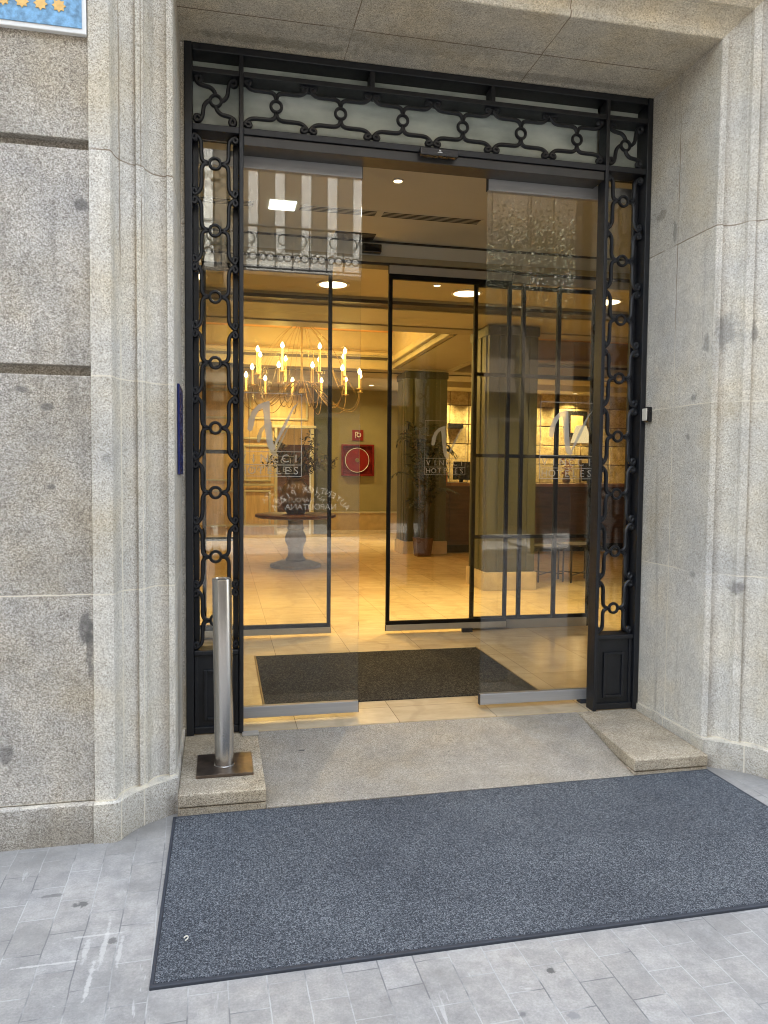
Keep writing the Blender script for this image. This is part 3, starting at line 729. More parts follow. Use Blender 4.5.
MB().box(-1.19, 3.94, 6.70, 6.80, 3.332, 3.407, .002).build('track_cover', M_ALU_IN, hd) if False else None
MB().box(-1.19, 3.94, 6.682, 6.689, 3.600, 3.618, .001).build('shadow_strip', M_GAPSHADE, hd)
for a, b, nm in ((2.62, 3.94, 1), (-1.19, -.18, 0)):
    MB().box(a, b, 6.70, 6.78, 3.333, 3.407, .002).build('track_cover', M_ALU_IN, hd)
t = thing('motion_sensor', 'black box sensor on the header over the inner door gap', 'sensor', (1.29, 6.65, 3.5))
MB().box(1.21, 1.375, 6.62, 6.689, 3.50, 3.572, .006).build('housing', M_SCREEN, t)
MB().box(1.23, 1.355, 6.616, 6.6199, 3.51, 3.54, .002).build('lens', M_BLACK, t)
tag(MB().box(.95, 1.30, 6.50, 6.66, 3.612, 3.6195).build('ceiling_hatch', M_GREYV, None, (1.2, 6.55, 3.61)), 'dark recessed hatch in vestibule ceiling near inner door', 'ceiling hatch')
t = thing('ceiling_panel_light', 'square white lit panel in the vestibule ceiling at upper left', 'ceiling light', (.46, 5.98, 3.615))
MB().box(.36, .56, 5.88, 6.08, 3.612, 3.6195, .002).build('light_diffuser', emit('panel_diffuser', (.95, 1, .86), 3.2), t)
L = bpy.data.lights.new('panel_lamp', 'AREA'); L.shape = 'RECTANGLE'; L.size = .2; L.size_y = .2; L.spread = R(140); L.energy = 20 * K; L.color = (1, .93, .75)
lo = bpy.data.objects.new('panel_lamp', L); COL.objects.link(lo); lo.location = (0, 0, -.008); lo.parent = t
# slot diffuser
t = thing('slot_diffuser', 'long black slotted air vent in the vestibule ceiling', 'air vent', (1.1, 6.0, 3.61))
for sx, ex in ((-.6, .26), (.575, 1.215), (1.23, 2.07)):
    MB().box(sx, ex, 5.93, 6.07, 3.6165, 3.6195, .001).build('vent_frame', M_CEIL_V, t)
    for k in range(4): MB().box(sx + .02, ex - .02, 5.947 + k * .030, 5.957 + k * .030, 3.6135, 3.6164).build('slot', M_BLACK, t)

# lights in ceilings; the lobby has extra ones added for more light
def downlight(x, y, z, r, watts, label, name='ceiling_downlight', grp=None, col=(1, .70, .25), spread=105):
    t = thing(name, label, 'ceiling light', (x, y, z), grp)
    MB().lathe((x, y, z - .012), [(r * 1.22, .011), (r * 1.22, .004), (r * 1.05, .0), (r * 1.01, .002), (r * 1.01, .011)], 32).build('trim_ring', M_CREAMP, t)
    MB().lathe((x, y, z - .006), [(r, 0), (r, .004)], 32).build('light_disc', M_DISC, t)
    L = bpy.data.lights.new('downlight_lamp', 'AREA'); L.shape = 'DISK'; L.size = r * 1.6; L.energy = watts * K; L.color = col; L.spread = R(spread)
    lo = bpy.data.objects.new('downlight_lamp', L); COL.objects.link(lo); lo.location = (0, 0, -.02); lo.parent = t
    return t
downlight(1.21, 5.29, 3.62, .03, 12, 'tiny recessed spotlight in vestibule ceiling above the doorway', col=(1, .80, .50))
downlight(2.565, 7.86, 3.50, .14, 34, 'round lit ceiling disc seen through the right inner door')
downlight(1.12, 7.83, 3.50, .14, 34, 'round lit ceiling disc seen left, above the chandelier')
downlight(2.16, 7.60, 3.50, .035, 15, 'tiny ceiling spotlight left of the right lit disc')
downlight(-.3, 7.83, 3.50, .14, 34, 'round lit ceiling disc seen through the left iron grille')
downlight(4.2, 7.86, 3.50, .14, 34, 'added round ceiling disc lighting the lobby behind the right iron grille')  # added lamp continuing the visible row, to light the lobby

downlight(1.3, 17.0, 3.55, .05, 70, 'small spotlight washing the oak panelling at the back left', col=(1, .74, .30), spread=150)
downlight(3.3, 16.9, 3.55, .05, 22, 'small spotlight above the red fire hose cabinet', col=(1, .74, .34), spread=150)
# ------------------------------------------------------------------ lobby ceiling
struct(MB().box(-3, 10, 6.845, 8.28, 3.50, 3.62).build('lobby_ceiling', M_CEIL))
struct(MB().box(-3, 10, 8.28, 20.5, 4.05, 4.3).build('coffer_ceiling', M_COFFER))
struct(MB().box(-3, 10, 14.55, 20.5, 3.55, 3.66).build('rear_ceiling', M_CEIL))
def beam(x0, x1, y0, y1, zb, label, cross=True):
    t = thing('ceiling_beam', label, 'ceiling beam', ((x0 + x1) / 2, (y0 + y1) / 2, zb))
    MB().box(x0, x1, y0, y1, zb + .05, 4.048, .003).build('beam_core', M_MOULD, t)
    if cross:
        MB().box(x0, x1, y0 - .001, y0 + .22, zb + .012, zb + .049, .002).build('shadow_strip', M_GAPSHADE, t)
        MB().box(x0, x1, y0 + .221, y1 - .35, zb, zb + .049, .004).build('soffit_board', M_CEIL, t)
        MB().box(x0, x1, y1 - .349, y1 - .32, zb + .02, zb + .049).build('shadow_strip', M_GAPSHADE, t)
        MB().box(x0, x1, y1 - .319, y1 - .001, zb - .012, zb + .049, .006).build('edge_moulding', M_MOULD, t)
        MB().box(x0, x1, y1, y1 + .05, zb + .0, zb + .16, .012).build('cornice', M_MOULD, t)
    else:
        MB().box(x0 + .12, x1 - .12, y0, y1, zb, zb + .049, .004).build('soffit_board', M_CEIL, t)
        MB().box(x0 + .08, x0 + .119, y0, y1, zb + .02, zb + .049).build('shadow_strip', M_GAPSHADE, t)
        MB().box(x0, x0 + .079, y0, y1, zb - .01, zb + .049, .006).build('edge_moulding', M_MOULD, t)
        MB().box(x0 - .09, x0 - .001, y0 + .06, y1, zb + .06, zb + .16, .02).build('cornice', M_MOULD, t)
        MB().box(x1 - .119, x1, y0, y1, zb - .01, zb + .049, .006).build('edge_moulding', M_MOULD, t)
        MB().box(x1 + .001, x1 + .09, y0 + .06, y1, zb + .06, zb + .16, .02).build('cornice', M_MOULD, t)
    return t
beam(-3, 9.9, 8.28, 9.72, 3.42, 'wide moulded beam crossing the lobby in front of the chandelier coffer')
beam(2.95, 4.10, 9.775, 13.25, 3.42, 'moulded beam running back between the two olive columns', False)
b2 = thing('ceiling_beam', 'stepped moulded beam across the back of the lobby coffers', 'ceiling beam', (3, 13.8, 3.4))
MB().box(-3, 9.9, 13.255, 14.54, 3.40, 4.048, .003).build('beam_core', M_MOULD, b2)
for i, (y, z0, z1) in enumerate(((13.20, 3.60, 3.72), (13.16, 3.62, 3.68))): MB().box(-3, 9.9, y - .04 * i, y + .054 - .04 * i, z0, z1, .01).build('cornice', M_MOULD, b2)
MB().box(-3, 9.9, 13.20, 13.2545, 3.56, 3.598, .002).build('shadow_strip', M_GAPSHADE, b2)
MB().box(-3, 9.9, 13.6, 13.64, 3.385, 3.399, .002).build('shadow_strip', M_GAPSHADE, b2)

# ------------------------------------------------------------------ lobby walls
lw = thing('lobby_side_wall', 'plain olive side wall of the lobby behind the left grille', 'wall', (-2.4, 12, FL))
MB().box(-2.6, -2.4, 6.85, 18.2, FL, 4.04).build('wall_panel', M_GREENW, lw)
lw = thing('lobby_side_wall', 'lobby side wall at the far right beyond the reception desk', 'wall', (9.6, 12, FL))
MB().box(9.3, 9.5, 6.85, 18.2, FL, 4.04).build('wall_panel', M_GOLD, lw)
bw = thing('olive_back_wall', 'olive green back wall holding the red fire hose cabinet', 'wall', (3.2, 18.05, FL))
MB().box(2.45, 4.6, 18.0, 18.2, FL, 3.548).build('wall_panel', M_GREENW, bw)
MB().box(2.45, 4.6, 17.965, 17.999, FL + .08, .60, .004).build('wainscot', M_WAINS, bw)
MB().box(2.45, 4.6, 17.945, 17.999, .601, .64, .006).build('dado_rail', M_CEIL, bw)
MB().box(2.45, 4.6, 17.95, 17.999, FL, FL + .078, .004).build('skirting', M_MARBLE, bw)
# oak portal on the left
ow = thing('oak_wall_panelling', 'honey oak panelling with doorway at the back left behind the chandelier', 'panelling', (1.0, 17.9, FL))
MB().box(-2.4, 1.20, 17.86, 18.1, FL, 2.66).build('wall_panel', M_OAK, ow)
MB().box(-2.4, 2.12, 17.86, 18.1, 2.661, 3.548).build('upper_panel', M_OAK, ow)
MB().box(2.12, 2.449, 17.90, 18.1, FL, 3.548).build('side_panel', M_OLIVE, ow)
for (a, b, z0, z1) in ((-.6, .52, 2.78, 3.46), (.62, 1.98, 2.78, 3.46), (.50, 1.12, 1.35, 2.2), (.50, 1.12, .30, 1.15), (-.4, .34, 1.35, 2.5), (-.4, .34, .30, 1.15)):
    f = MB()
    for (p, q, r_, s_) in ((a, b, z0, z0 + .05), (a, b, z1 - .05, z1), (a, a + .05, z0 + .05, z1 - .05), (b - .05, b, z0 + .05, z1 - .05)): f.box(p, q, 17.83, 17.859, r_, s_, .01)
    f.build('panel_moulding', M_CEIL, ow)
for z in (.30, 1.25, 2.32): MB().box(.44, 1.19, 17.80, 17.829, z, z + .05, .008).build('rail_moulding', M_CEIL, ow)
MB().box(1.2, 1.27, 17.80, 18.1, FL, 2.60, .005).build('door_jamb', M_CEIL, ow)
MB().box(2.05, 2.12, 17.80, 18.1, FL, 2.60, .005).build('door_jamb', M_CEIL, ow)
MB().box(1.15, 2.17, 17.79, 18.1, 2.601, 2.66, .005).build('door_head', M_CEIL, ow)
# room beyond the doorway
rm = thing('back_room_wall', 'dark wooden wall seen through the doorway at the back', 'wall', (1.6, 20, FL))
MB().box(.2, 3.2, 20.2, 20.4, FL, 3.4).build('wall_panel', M_DWOOD, rm)
MB().box(1.0, 2.8, 20.15, 20.199, 2.3, 2.75).build('pelmet', M_OAK, rm)
MB().box(.2, 3.2, 20.10, 20.199, FL, .5).build('skirting', M_WAINS, rm)

# fire hose cabinet and sign
t = thing('fire_hose_cabinet', 'square red fire hose cabinet with round reel on the olive wall', 'fire hose cabinet', (3.18, 17.95, 1.5))
fb = MB()
for (p, q, r_, s_) in ((2.79, 3.58, 1.50, 1.545), (2.79, 3.58, 2.205, 2.25), (2.79, 2.835, 1.545, 2.205), (3.535, 3.58, 1.545, 2.205)): fb.box(p, q, 17.90, 17.998, r_, s_, .005)
fb.build('cabinet_frame', M_RED_D, t)
MB().box(2.836, 3.534, 17.97, 17.998, 1.546, 2.204).build('back_panel', M_RED_D, t)
rl = MB().lathe((3.17, 17.93, 1.875), [(.285, 0), (.285, .03), (.0, .03)], 40, axis='y'); rl.build('hose_reel', M_RED, t)
MB().ring((3.17, 17.925, 1.875), .287, .007, 40).build('reel_rim', M_WHITE, t)
MB().lathe((3.17, 17.90, 1.875), [(.0, 0), (.045, 0), (.05, .03)], 24, axis='y').build('reel_hub', M_BRASS, t)
t = thing('fire_sign', 'small square red fire equipment sign above the hose cabinet', 'sign', (3.19, 17.98, 2.35))
MB().box(3.055, 3.325, 17.975, 17.998, 2.345, 2.60, .003).build('sign_board', M_RED, t)
sy = MB(); sy.ring((3.215, 17.972, 2.475), .045, .011, 24); sy.box(3.125, 3.140, 17.968, 17.974, 2.40, 2.55); sy.box(3.1401, 3.20, 17.968, 17.974, 2.535, 2.55)
sy.build('hose_symbol', M_CREAMP, t)

# ------------------------------------------------------------------ columns
def column(x0, x1, y0, y1, z1, label, o=0):
    t = thing('lobby_column', label, 'column', ((x0 + x1) / 2, (y0 + y1) / 2, FL))
    MB().box(x0 - .03, x1 + .03, y0 - .03, y1 + .03, FL, .345, .006).build('marble_base', M_MARBLE, t)
    MB().box(x0, x1, y0, y1, .346, z1, .003).build('shaft', M_OLIVE, t)
    w = x1 - x0
    for a, b in ((x0, x0 + .17 * w), (x0 + .22 * w, x0 + .42 * w), (x1 - .17 * w, x1)):
        MB().box(a, b, y0 - .02, y0 - .001, .36, z1 - .12, .004).build('pilaster_strip', M_OLIVE, t)
    MB().box(x0 - .02, x1 + .02, y0 - .025, y0 - .0005 + .02, .40, .50, .004).build('base_moulding', M_OLIVE_D, t) if False else None
    MB().box(x0 - .02, x1 + .02, y0 - .03, y1 + .02, z1 - .119, z1 - .001, .01).build('capital', M_OLIVE_D, t)
    # side faces
    for k in (0, 1): MB().box(x0 - .016, x0 - .001, y0 + .06 + k * .3 * (y1 - y0), y0 + .06 + (k + .7) * .3 * (y1 - y0), .36, z1 - .12, .004).build('pilaster_strip', M_OLIVE, t)
    return t
column(3.22, 3.86, 8.96, 9.62, 3.40, 'near olive panelled column with marble base behind the glazing bars')
column(3.22, 3.98, 13.26, 13.9, 3.385, 'far olive panelled column standing behind the potted palm')

# ------------------------------------------------------------------ reception
t = thing('reception_desk', 'dark walnut reception desk with a lighter wooden ledge', 'reception desk', (6, 13.8, FL))
MB().box(3.995, 8.9, 13.42, 14.25, FL, 1.345, .004).build('desk_body', M_DWOOD, t)
for i in range(4):
    MB().box(4.1 + i * 1.2, 5.15 + i * 1.2, 13.40, 13.4195, .35, 1.22, .008).build('front_panel', M_DWOOD, t)
MB().box(3.985, 8.95, 13.34, 14.3, 1.346, 1.405, .006).build('desk_top', M_DWOOD_T, t)
MB().box(4.0, 8.9, 13.40, 13.4199, FL, .26, .004).build('kick_board', M_BLACK, t)
gw = thing('gold_tile_wall', 'lit golden wall of large square tiles behind the reception desk', 'wall', (6.5, 15.9, FL))
MB().box(3.9, 9.3, 15.95, 16.1, FL, 3.54).build('backing_board', M_DWOOD, gw)
ts = .42
for i in range(12):
    for j in range(7):
        MB().box(4.02 + i * ts, 4.02 + i * ts + ts - .014, 15.90 + random.uniform(-.008, .008), 15.949, .55 + j * ts, .55 + j * ts + ts - .014, .012).build('gold_tile', M_GOLD, gw)
MB().box(3.95, 9.3, 15.2, 15.95, 3.36, 3.545, .004).build('light_pelmet', M_CEIL, gw)
for i, x in enumerate((4.6, 5.6, 6.6, 7.6)):
    downlight(x, 15.55, 3.36, .05, 42, 'small spotlight %s above golden tile wall' % ('first', 'second', 'third', 'fourth')[i], col=(1, .74, .30), spread=120)
tag(MB().box(4.78, 5.12, 15.80, 15.88, 2.55, 2.66, .005).build('wall_bracket', M_SCREEN, None, (4.9, 15.8, 2.5)), 'small black shelf on golden tiles left of the near column', 'shelf')
# second wall portion with pale boiserie at the right
t = thing('desk_monitor', 'black monitor standing on the desk near the orange bottle', 'monitor', (4.38, 13.6, 1.405))
MB().box(4.22, 4.55, 13.58, 13.61, 1.46, 1.80, .004).build('screen', M_SCREEN, t)
MB().box(4.35, 4.42, 13.60, 13.64, 1.415, 1.50, .003).build('stand', M_SCREEN, t)
MB().box(4.29, 4.48, 13.55, 13.69, 1.406, 1.414, .002).build('foot', M_SCREEN, t)
t = thing('bottle', 'orange bottle standing on the left end of the desk', 'bottle', (4.04, 13.55, 1.405))
MB().lathe((4.05, 13.52, 1.405), [(.038, 0), (.04, .02), (.04, .16), (.02, .21), (.015, .23)], 20).build('bottle_body', plain('orange_plastic', (.6, .16, .03), .3), t)
MB().lathe((4.05, 13.52, 1.636), [(.017, 0), (.017, .03)], 16).build('cap', M_CREAMP, t)
t = thing('paper_stack', 'white sheets lying on the left end of the desk', 'papers', (4.2, 13.45, 1.405))
for k in range(3): MB().box(4.05 + k * .01, 4.32 + k * .01, 13.36, 13.46 + k * .004, 1.406 + k * .003, 1.4085 + k * .003).build('sheet', M_CREAMP, t)
t = thing('flower_vase', 'vase of dusty pink flowers on the desk', 'flowers', (6.5, 13.6, 1.405))
MB().lathe((6.5, 13.6, 1.406), [(.05, 0), (.08, .06), (.06, .14), (.045, .17)], 20).build('vase', M_STONEU, t)
fm = MB()
for k in range(90):
    a, r_, z = random.uniform(0, 2 * pi), random.uniform(.0, .14), random.uniform(.17, .48)
    c = Vector((6.5 + r_ * cos(a), 13.6 + r_ * sin(a), 1.405 + z)); d = Vector((random.uniform(-1, 1), random.uniform(-1, 1), random.uniform(-1, 1))).normalized() * .028; e = d.orthogonal().normalized() * .02
    fm.add([c - d, c + e, c + d, c - e], [(0, 1, 2, 3)])
fm.build('blossoms', M_FLOWER, t)
t = thing('desk_lamp', 'desk lamp with a lit cream shade at the right of the desk', 'lamp', (6.85, 13.75, 1.405))
MB().lathe((6.86, 13.75, 1.406), [(.09, 0), (.09, .02), (.02, .03), (.015, .25), (.03, .4), (.012, .5), (.012, .80)], 24).build('lamp_base', M_BRASS, t)
MB().lathe((6.86, 13.75, 2.20), [(.20, 0), (.10, .33)], 28).build('lamp_shade', M_SHADE, t)
L = bpy.data.lights.new('desk_lamp_bulb', 'POINT'); L.energy = 12 * K; L.color = (1, .65, .3); L.shadow_soft_size = .05
lo = bpy.data.objects.new('desk_lamp_bulb', L); COL.objects.link(lo); lo.location = (.01, 0, .72); lo.parent = t
t = thing('wall_screen', 'black framed picture on the wall behind the lit desk lamp', 'picture', (7.7, 15.85, 2.4))
MB().box(7.55, 8.05, 15.85, 15.885, 2.42, 3.0, .004).build('frame', M_SCREEN, t)
MB().box(7.65, 7.95, 15.843, 15.8495, 2.52, 2.9).build('print', M_OAK, t)
t = thing('desk_monitor', 'black monitor at the right end of the desk below the lamp', 'monitor', (7.0, 13.6, 1.405))
MB().box(6.78, 7.20, 13.50, 13.53, 1.45, 1.80, .004).build('screen', M_SCREEN, t)
MB().box(6.93, 7.05, 13.51, 13.60, 1.406, 1.50, .003).build('stand', M_SCREEN, t)

# ------------------------------------------------------------------ pedestal table + urn + branches
UX, UY = 1.115, 11.70
t = thing('pedestal_table', 'round stone pedestal table with turned baluster under the chandelier', 'table', (UX, UY, FL))
MB().lathe((UX, UY, FL), [(.385, 0), (.39, .02), (.385, .045), (.33, .06), (.27, .085), (.25, .095)], 40).build('foot', M_STONEG, t)
MB().lathe((UX, UY, FL + .095), [(.15, 0), (.155, .03), (.12, .07), (.11, .16), (.125, .20), (.12, .22), (.16, .30), (.165, .36), (.14, .43), (.115, .47), (.13, .50), (.12, .53), (.115, .62), (.19, .66)], 36).build('baluster', M_STONEG, t)
MB().lathe((UX, UY, FL + .756), [(.58, 0), (.62, .018), (.62, .05), (.60, .062), (0, .062)], 48).build('table_top', M_DWOOD, t)
t = thing('stone_urn', 'large round urn on the pedestal table', 'urn', (UX - .02, UY, FL + .82))
MB().lathe((UX, UY, FL + .820), [(.13, 0), (.14, .02), (.20, .10), (.235, .22), (.235, .32), (.20, .42), (.13, .49), (.12, .52), (.15, .55), (.13, .55), (.11, .50)], 36).build('urn_body', M_STONEU, t)
t = thing('dry_branches', 'dark leafy branches arranged in the urn', 'branches', (UX, UY, FL + 1.35))
stm = MB(); lf = MB()
for k in range(34):
    a = random.uniform(0, 2 * pi); rr = random.uniform(.25, .62); hh = random.uniform(.0, .85) * (1.1 - rr) + .12
    p0 = Vector((UX, UY, FL + 1.33)); p1 = p0 + Vector((cos(a) * rr * .5, sin(a) * rr * .5, hh * .8)); p2 = p0 + Vector((cos(a) * rr, sin(a) * rr, hh * .9 - .03))
    pts = [p0 * (1 - s_) ** 2 + p1 * 2 * s_ * (1 - s_) + p2 * s_ ** 2 for s_ in [i / 6 for i in range(7)]]
    stm.tube(pts, .006, 5, taper=.4)
    for q in pts[2:]:
        for _ in range(4):
            d = Vector((random.uniform(-1, 1), random.uniform(-1, 1), random.uniform(-.8, 1))).normalized() * random.uniform(.03, .055); e = d.orthogonal().normalized() * .016
            c = q + d
            lf.add([c - d, c + e, c + d, c - e], [(0, 1, 2, 3)])
stm.build('stems', M_LEAFD, t); lf.build('leaves', M_LEAFD, t)

# ------------------------------------------------------------------ chandelier
CX, CY = 1.20, 11.70
t = thing('chandelier', 'large brass candle chandelier with many lit bulbs hanging in the coffer', 'chandelier', (CX, CY, 2.6))
MB().lathe((CX, CY, 2.78), [(.0, -.06), (.03, -.04), (.05, .0), (.03, .05), (.022, .12), (.03, .2), (.018, .3), (.016, .9), (.03, 1.0), (.02, 1.1), (.008, 1.12), (.008, 1.24), (.05, 1.25), (.05, 1.265)], 20).build('central_stem', M_BRASS, t)
def bez(ps, n):
    out = []
    for i in range(n + 1):
        s_ = i / n; q = [Vector(p) for p in ps]
        while len(q) > 1: q = [q[k] * (1 - s_) + q[k + 1] * s_ for k in range(len(q) - 1)]
        out.append(q[0])
    return out
bulb_mesh = None; lamps = []
for tier, (n_, rad, zc, ch_, off) in enumerate(((12, .92, 2.83, .30, .12), (8, .70, 3.02, .42, .35))):
    for k in range(n_):
        a = 2 * pi * (k + off) / n_; d = Vector((cos(a), sin(a), 0)); c = Vector((CX, CY, 0))
        P = lambda r_, z: c + d * r_ + Vector((0, 0, z))
        pts = bez([P(.03, 2.86), P(.10, 3.12), P(.30, 2.92), P(rad * .62, 2.34), P(rad * .98, 2.34 + .12 * tier), P(rad, zc - .02)], 18)
        MB().tube(pts, .0058, 6).build('arm', M_BRASS, t)
        if k % 2 == 0 or tier == 0:
            pts = bez([P(.02, 3.86), P(.20, 3.78), P(rad * .62, 3.55), P(rad * .62, 3.2), P(rad * .93, zc - .05)], 14)
            MB().tube(pts, .0035, 5).build('stay_wire', M_BRASS, t)
        b = P(rad, zc)
        MB().lathe(b, [(.008, -.02), (.045, -.004), (.048, .004), (.02, .004), (.017, .01), (.017, ch_ - .09)], 12).build('candle_cup', M_CANDLE, t)
        bb = MB().lathe((b.x, b.y, b.z + ch_ - .088), [(.008, 0), (.024, .02), (.028, .038), (.018, .064), (.003, .09)], 12).build('bulb', M_BULB, t)
        lamps.append(Vector((b.x, b.y, b.z + ch_ - .02)))
for k, p in enumerate(lamps):
    if k % 2: continue
    L = bpy.data.lights.new('candle_lamp', 'POINT'); L.energy = 24 * K; L.color = (1, .66, .17); L.shadow_soft_size = .06
    lo = bpy.data.objects.new('candle_lamp', L); COL.objects.link(lo); lo.location = p + Vector((0, 0, .09)) - Vector((CX, CY, 2.6)); lo.parent = t

# ------------------------------------------------------------------ potted palm
def palm(x, y, label, h=2.45, nf=38):
    t = thing('potted_palm', label, 'potted plant', (x, y, FL))
    m = MB(); w = .15
    m.add([(x + sx * w * k, y + sy * w * k, FL + z) for k, z in ((.8, 0), (1, .32)) for sx, sy in ((-1, -1), (1, -1), (1, 1), (-1, 1))], [(3, 2, 1, 0), (4, 5, 6, 7), (0, 1, 5, 4), (1, 2, 6, 5), (2, 3, 7, 6), (3, 0, 4, 7)])
    m.build('square_pot', M_TERRA, t)
    st = MB(); lv = MB()
    for k in range(nf):
        a = random.uniform(0, 2 * pi); H = random.uniform(.7, h - .1); rr = random.uniform(.2, .62)
        p0 = Vector((x + random.uniform(-.05, .05), y + random.uniform(-.05, .05), FL + .31))
        pts = bez([p0, p0 + Vector((cos(a) * .05, sin(a) * .05, H * .6)), p0 + Vector((cos(a) * rr * .4, sin(a) * rr * .4, H * 1.05)), p0 + Vector((cos(a) * rr, sin(a) * rr, H * .85))], 12)
        st.tube(pts, .008, 5, taper=.3)
        for i in range(5, 13):
            tng = (pts[min(i + 1, 12)] - pts[i - 1]).normalized(); side = tng.cross(Vector((0, 0, 1)))
            side = side.normalized() if side.length > .01 else Vector((1, 0, 0))
            for sg in (-1, 1):
                L_ = .20 * (1 - abs(i - 9) / 9)
                tip = pts[i] + side * sg * L_ * .8 + tng * L_ * .6 - Vector((0, 0, L_ * .35))
                mid = (pts[i] + tip) / 2; wv = tng * .021
                lv.add([pts[i], mid - wv, tip, mid + wv], [(0, 1, 2, 3)])
    st.build('stalks', M_STALK, t); lv.build('fronds', M_LEAF, t)
palm(3.47, 12.92, 'tall potted palm in a square brown pot in front of the far column')

# ------------------------------------------------------------------ side tables
def side_table(x, y, h, r, label):
    t = thing('side_table', label, 'table', (x, y, FL), 'nest of black side tables')
    MB().lathe((x, y, FL + h), [(r, 0), (r + .008, .006), (r + .008, .024), (r, .024), (r - .006, .012), (0, .012)], 36).build('tray_top', M_TBLACK, t)
    for k in range(4):
        a = pi / 4 + k * pi / 2
        MB().tube([(x + cos(a) * r * .88, y + sin(a) * r * .88, FL), (x + cos(a) * r * .88, y + sin(a) * r * .88, FL + h - .001)], .012, 6).build('leg', M_TBLACK, t)
    cr = MB()
    for k in range(2):
        a = pi / 4 + k * pi / 2
        cr.tube([(x - cos(a) * r * .88, y - sin(a) * r * .88, FL + .10 + k * .012), (x + cos(a) * r * .88, y + sin(a) * r * .88, FL + .10 + k * .012)], .008, 6)
    cr.build('cross_brace', M_TBLACK, t)
side_table(4.36, 9.72, .47, .29, 'lower round black side table beside the near column')
side_table(4.80, 9.62, .50, .32, 'taller round black side table nearest the right grille')

# ------------------------------------------------------------------ opposite side of the street (seen only as reflections in the glass)
OY = -9.0
M_PIL = plain('cream_pilaster', (.62, .61, .57), .6, 0, .05)
M_OPW = plain('opposite_render', (.15, .12, .085), .8, 0, .1, 1.5)
M_OPS = plain('shutter_slats', (.10, .08, .055), .6, 0, .1)
M_OPG = plain('shop_glass_dark', (.015, .016, .018), .15, 0, .1)
t = thing('apartment_building', 'beige apartment building across the street with balconies, seen mirrored in the glass', 'building', (2, OY - 1, 0))
MB().box(-16, 24, OY - 6, OY, 3.6, 11).build('upper_facade', M_OPW, t)
MB().box(-16, 24, OY - 6, OY - .4, 0, 3.599).build('shop_wall', plain('dark_shop_stone', (.055, .05, .045), .6, 0, .2, 3.), t)
for i in range(-4, 7):
    x = 1.9 + i * 3.4
    for zf in (5.95, 9.4):
        wn = MB().box(x - 1.35, x + 1.35, OY, OY + .05, zf, min(zf + 2.9, 10.9)).build('window_bay', M_OPS, t)
        for k in range(5): MB().box(x - 1.30 + k * .6, x - 1.08 + k * .6, OY + .051, OY + .16, zf, min(zf + 2.9, 10.9), .01).build('white_pilaster', M_PIL if i < 1 else M_OPS, t)
        if zf < 9:
            MB().box(x - 1.345, x + 1.345, OY + .161, OY + .18, zf + .02, zf + .62).build('lower_shutter_panel', M_PIL, t)
            MB().box(x - 1.55, x + 1.55, OY, OY + .95, zf - .12, zf - .001, .02).build('balcony_slab', M_OPS, t)
            rl = MB(); y = OY + .9
            rl.tube([(x - 1.5, y, zf + .95), (x + 1.5, y, zf + .95)], .03, 6); rl.tube([(x - 1.5, y, zf + .06), (x + 1.5, y, zf + .06)], .02, 6)
            for k in range(9):
                xx = x - 1.5 + k * .375; rl.tube([(xx, y, zf + .03), (xx, y, zf + .94)], .018, 5)
                if k < 8:
                    rl.ring((xx + .187, y, zf + .68), .12, .016, 14); rl.ring((xx + .1, y, zf + .3), .08, .014, 12); rl.ring((xx + .27, y, zf + .3), .08, .014, 12)
                    rl.tube(bez([(xx, y, zf + .1), (xx + .05, y, zf + .5), (xx + .3, y, zf + .4), (xx + .375, y, zf + .85)], 8), .012, 5)
            rl.build('balcony_railing', M_IRON, t)
for i in range(-3, 6):
    x = 1.4 + i * 3.4
    MB().box(x - 1.35, x + 1.35, OY - .45, OY - .35, .25, 2.9).build('shop_window', M_OPG, t)
# lettering on the shop window opposite
pz = thing('pizzeria_lettering', 'white arched pizzeria lettering on the shop window opposite, mirrored in the glass', 'lettering', (1.5, OY - .33, 1))
M_LET = plain('white_lettering', (.55, .55, .52), .5, 0, .02)
cx_, cz_, rad_ = 2.10, .06, 1.03
word = 'AUTENTICA PIZZA'
lm = MB()
for i, ch in enumerate(word):
    if ch == ' ': continue
    f = 1 - 2 * i / (len(word) - 1)      # +1 first letter
    a = f * R(52)
    # seen from the doorway (looking towards -y) the word runs from +x to -x
    tm = text_mb(ch, .21, 0, 0, 0, face=1, extr=.004, rot=a)
    ox, oz = cx_ + rad_ * sin(a), cz_ + rad_ * cos(a)
    lm.add([(ox + v[0], OY - .34 + v[1], oz + v[2]) for v in tm.v], tm.f)
tm = text_mb('NAPOLITANA', .20, cx_, .68, OY - .34, face=1, extr=.004); lm.add(tm.v, tm.f)
lm.build('letters', M_LET, pz)

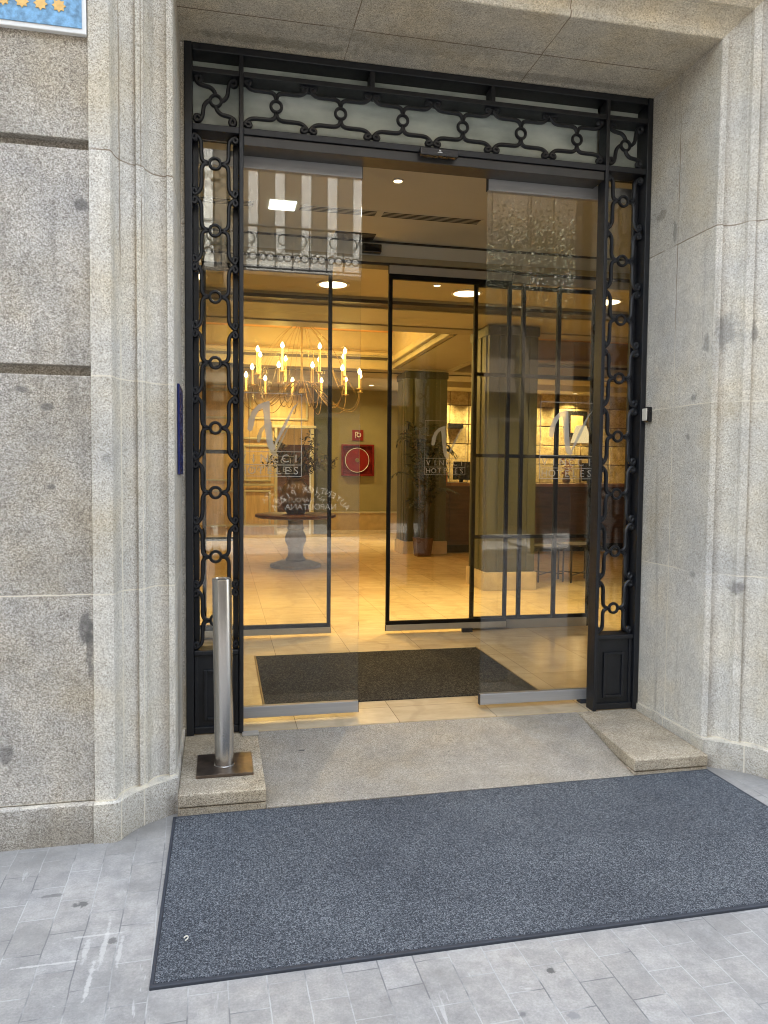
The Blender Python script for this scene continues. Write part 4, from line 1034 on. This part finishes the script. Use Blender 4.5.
# street tree opposite
def street_tree(x, y, hc, label, rad=1.7):
    t = thing('street_tree', label, 'tree', (x, y, 0))
    tr = MB(); rng = random.Random(int(x * 10))
    tr.tube([(x + .3, y, -.14), (x + .22, y, 1.2), (x + .02, y, 2.4), (x - .18, y + .05, 3.4), (x - .2, y, hc)], .13, 10, taper=.45)
    tips = []
    for k in range(14):
        a = rng.uniform(0, 2 * pi); e = rng.uniform(.1, 1.3); L_ = rad * rng.uniform(.6, 1.)
        s0 = Vector((x - .15, y, hc - rng.uniform(.2, 1.3))); q = s0 + Vector((cos(a) * cos(e), sin(a) * cos(e), sin(e))) * L_
        tr.tube(bez([s0, s0 + (q - s0) * .5 + Vector((0, 0, .2)), q], 6), .035, 5, taper=.3); tips += [s0 + (q - s0) * u for u in (.5, .75, 1.)]
    tr.build('trunk', M_STALK, t)
    cr = MB()
    for p in tips:
        for _ in range(220):
            c = p + Vector((rng.gauss(0, .26), rng.gauss(0, .26), rng.gauss(0, .22)))
            d = Vector((rng.uniform(-1, 1), rng.uniform(-1, 1), rng.uniform(-.6, .6))).normalized() * rng.uniform(.022, .042); e = d.orthogonal().normalized() * .022
            cr.add([c - d, c + e, c + d, c - e], [(0, 1, 2, 3)])
    cr.build('crown', plain('tree_leaves', (.26, .26, .17), .5, 0, .35, 10.), t)
street_tree(5.7, -4.9, 5.6, 'street tree with a small leafy crown, seen mirrored in the right glass door')

# ------------------------------------------------------------------ daylight
w = bpy.data.worlds.new('World'); sc.world = w; w.use_nodes = True; nt = w.node_tree
bg = nt.nodes['Background']; sky = nt.nodes.new('ShaderNodeTexSky'); sky.sky_type = 'NISHITA'; sky.sun_disc = False
SE, SA = R(55), R(-18)
sky.sun_elevation = SE; sky.sun_rotation = SA; sky.air_density = 1.6; sky.dust_density = 3.5; sky.ozone_density = .8
hs = nt.nodes.new('ShaderNodeHueSaturation'); hs.inputs['Saturation'].default_value = .50; nt.links.new(sky.outputs[0], hs.inputs['Color']); nt.links.new(hs.outputs[0], bg.inputs[0]); bg.inputs[1].default_value = .15
sl = bpy.data.lights.new('sun', 'SUN'); sl.energy = 3.0; sl.angle = R(.6); sl.color = (1, .95, .87)
so = bpy.data.objects.new('sun', sl); COL.objects.link(so)
sd = Vector((sin(SA) * cos(SE), cos(SA) * cos(SE), sin(SE)))
so.rotation_euler = sd.to_track_quat('Z', 'Y').to_euler()

# ------------------------------------------------------------------ render settings
sc.view_settings.view_transform = 'Standard'; sc.view_settings.look = 'None'; sc.view_settings.gamma = 1.0; sc.view_settings.exposure = EXP
sc.cycles.use_denoising = True
try: sc.cycles.denoiser = 'OPENIMAGEDENOISE'; sc.cycles.denoising_input_passes = 'RGB_ALBEDO_NORMAL'; sc.cycles.denoising_prefilter = 'ACCURATE'
except Exception: pass
sc.cycles.pixel_filter_type = 'BLACKMAN_HARRIS'; sc.cycles.filter_width = 1.05
sc.cycles.max_bounces = 10; sc.cycles.transparent_max_bounces = 24; sc.cycles.diffuse_bounces = 5; sc.cycles.glossy_bounces = 5
sc.cycles.sample_clamp_indirect = 6.; sc.cycles.caustics_reflective = False; sc.cycles.caustics_refractive = False
for ob in bpy.data.objects:
    if '_o' in ob.keys(): del ob['_o']
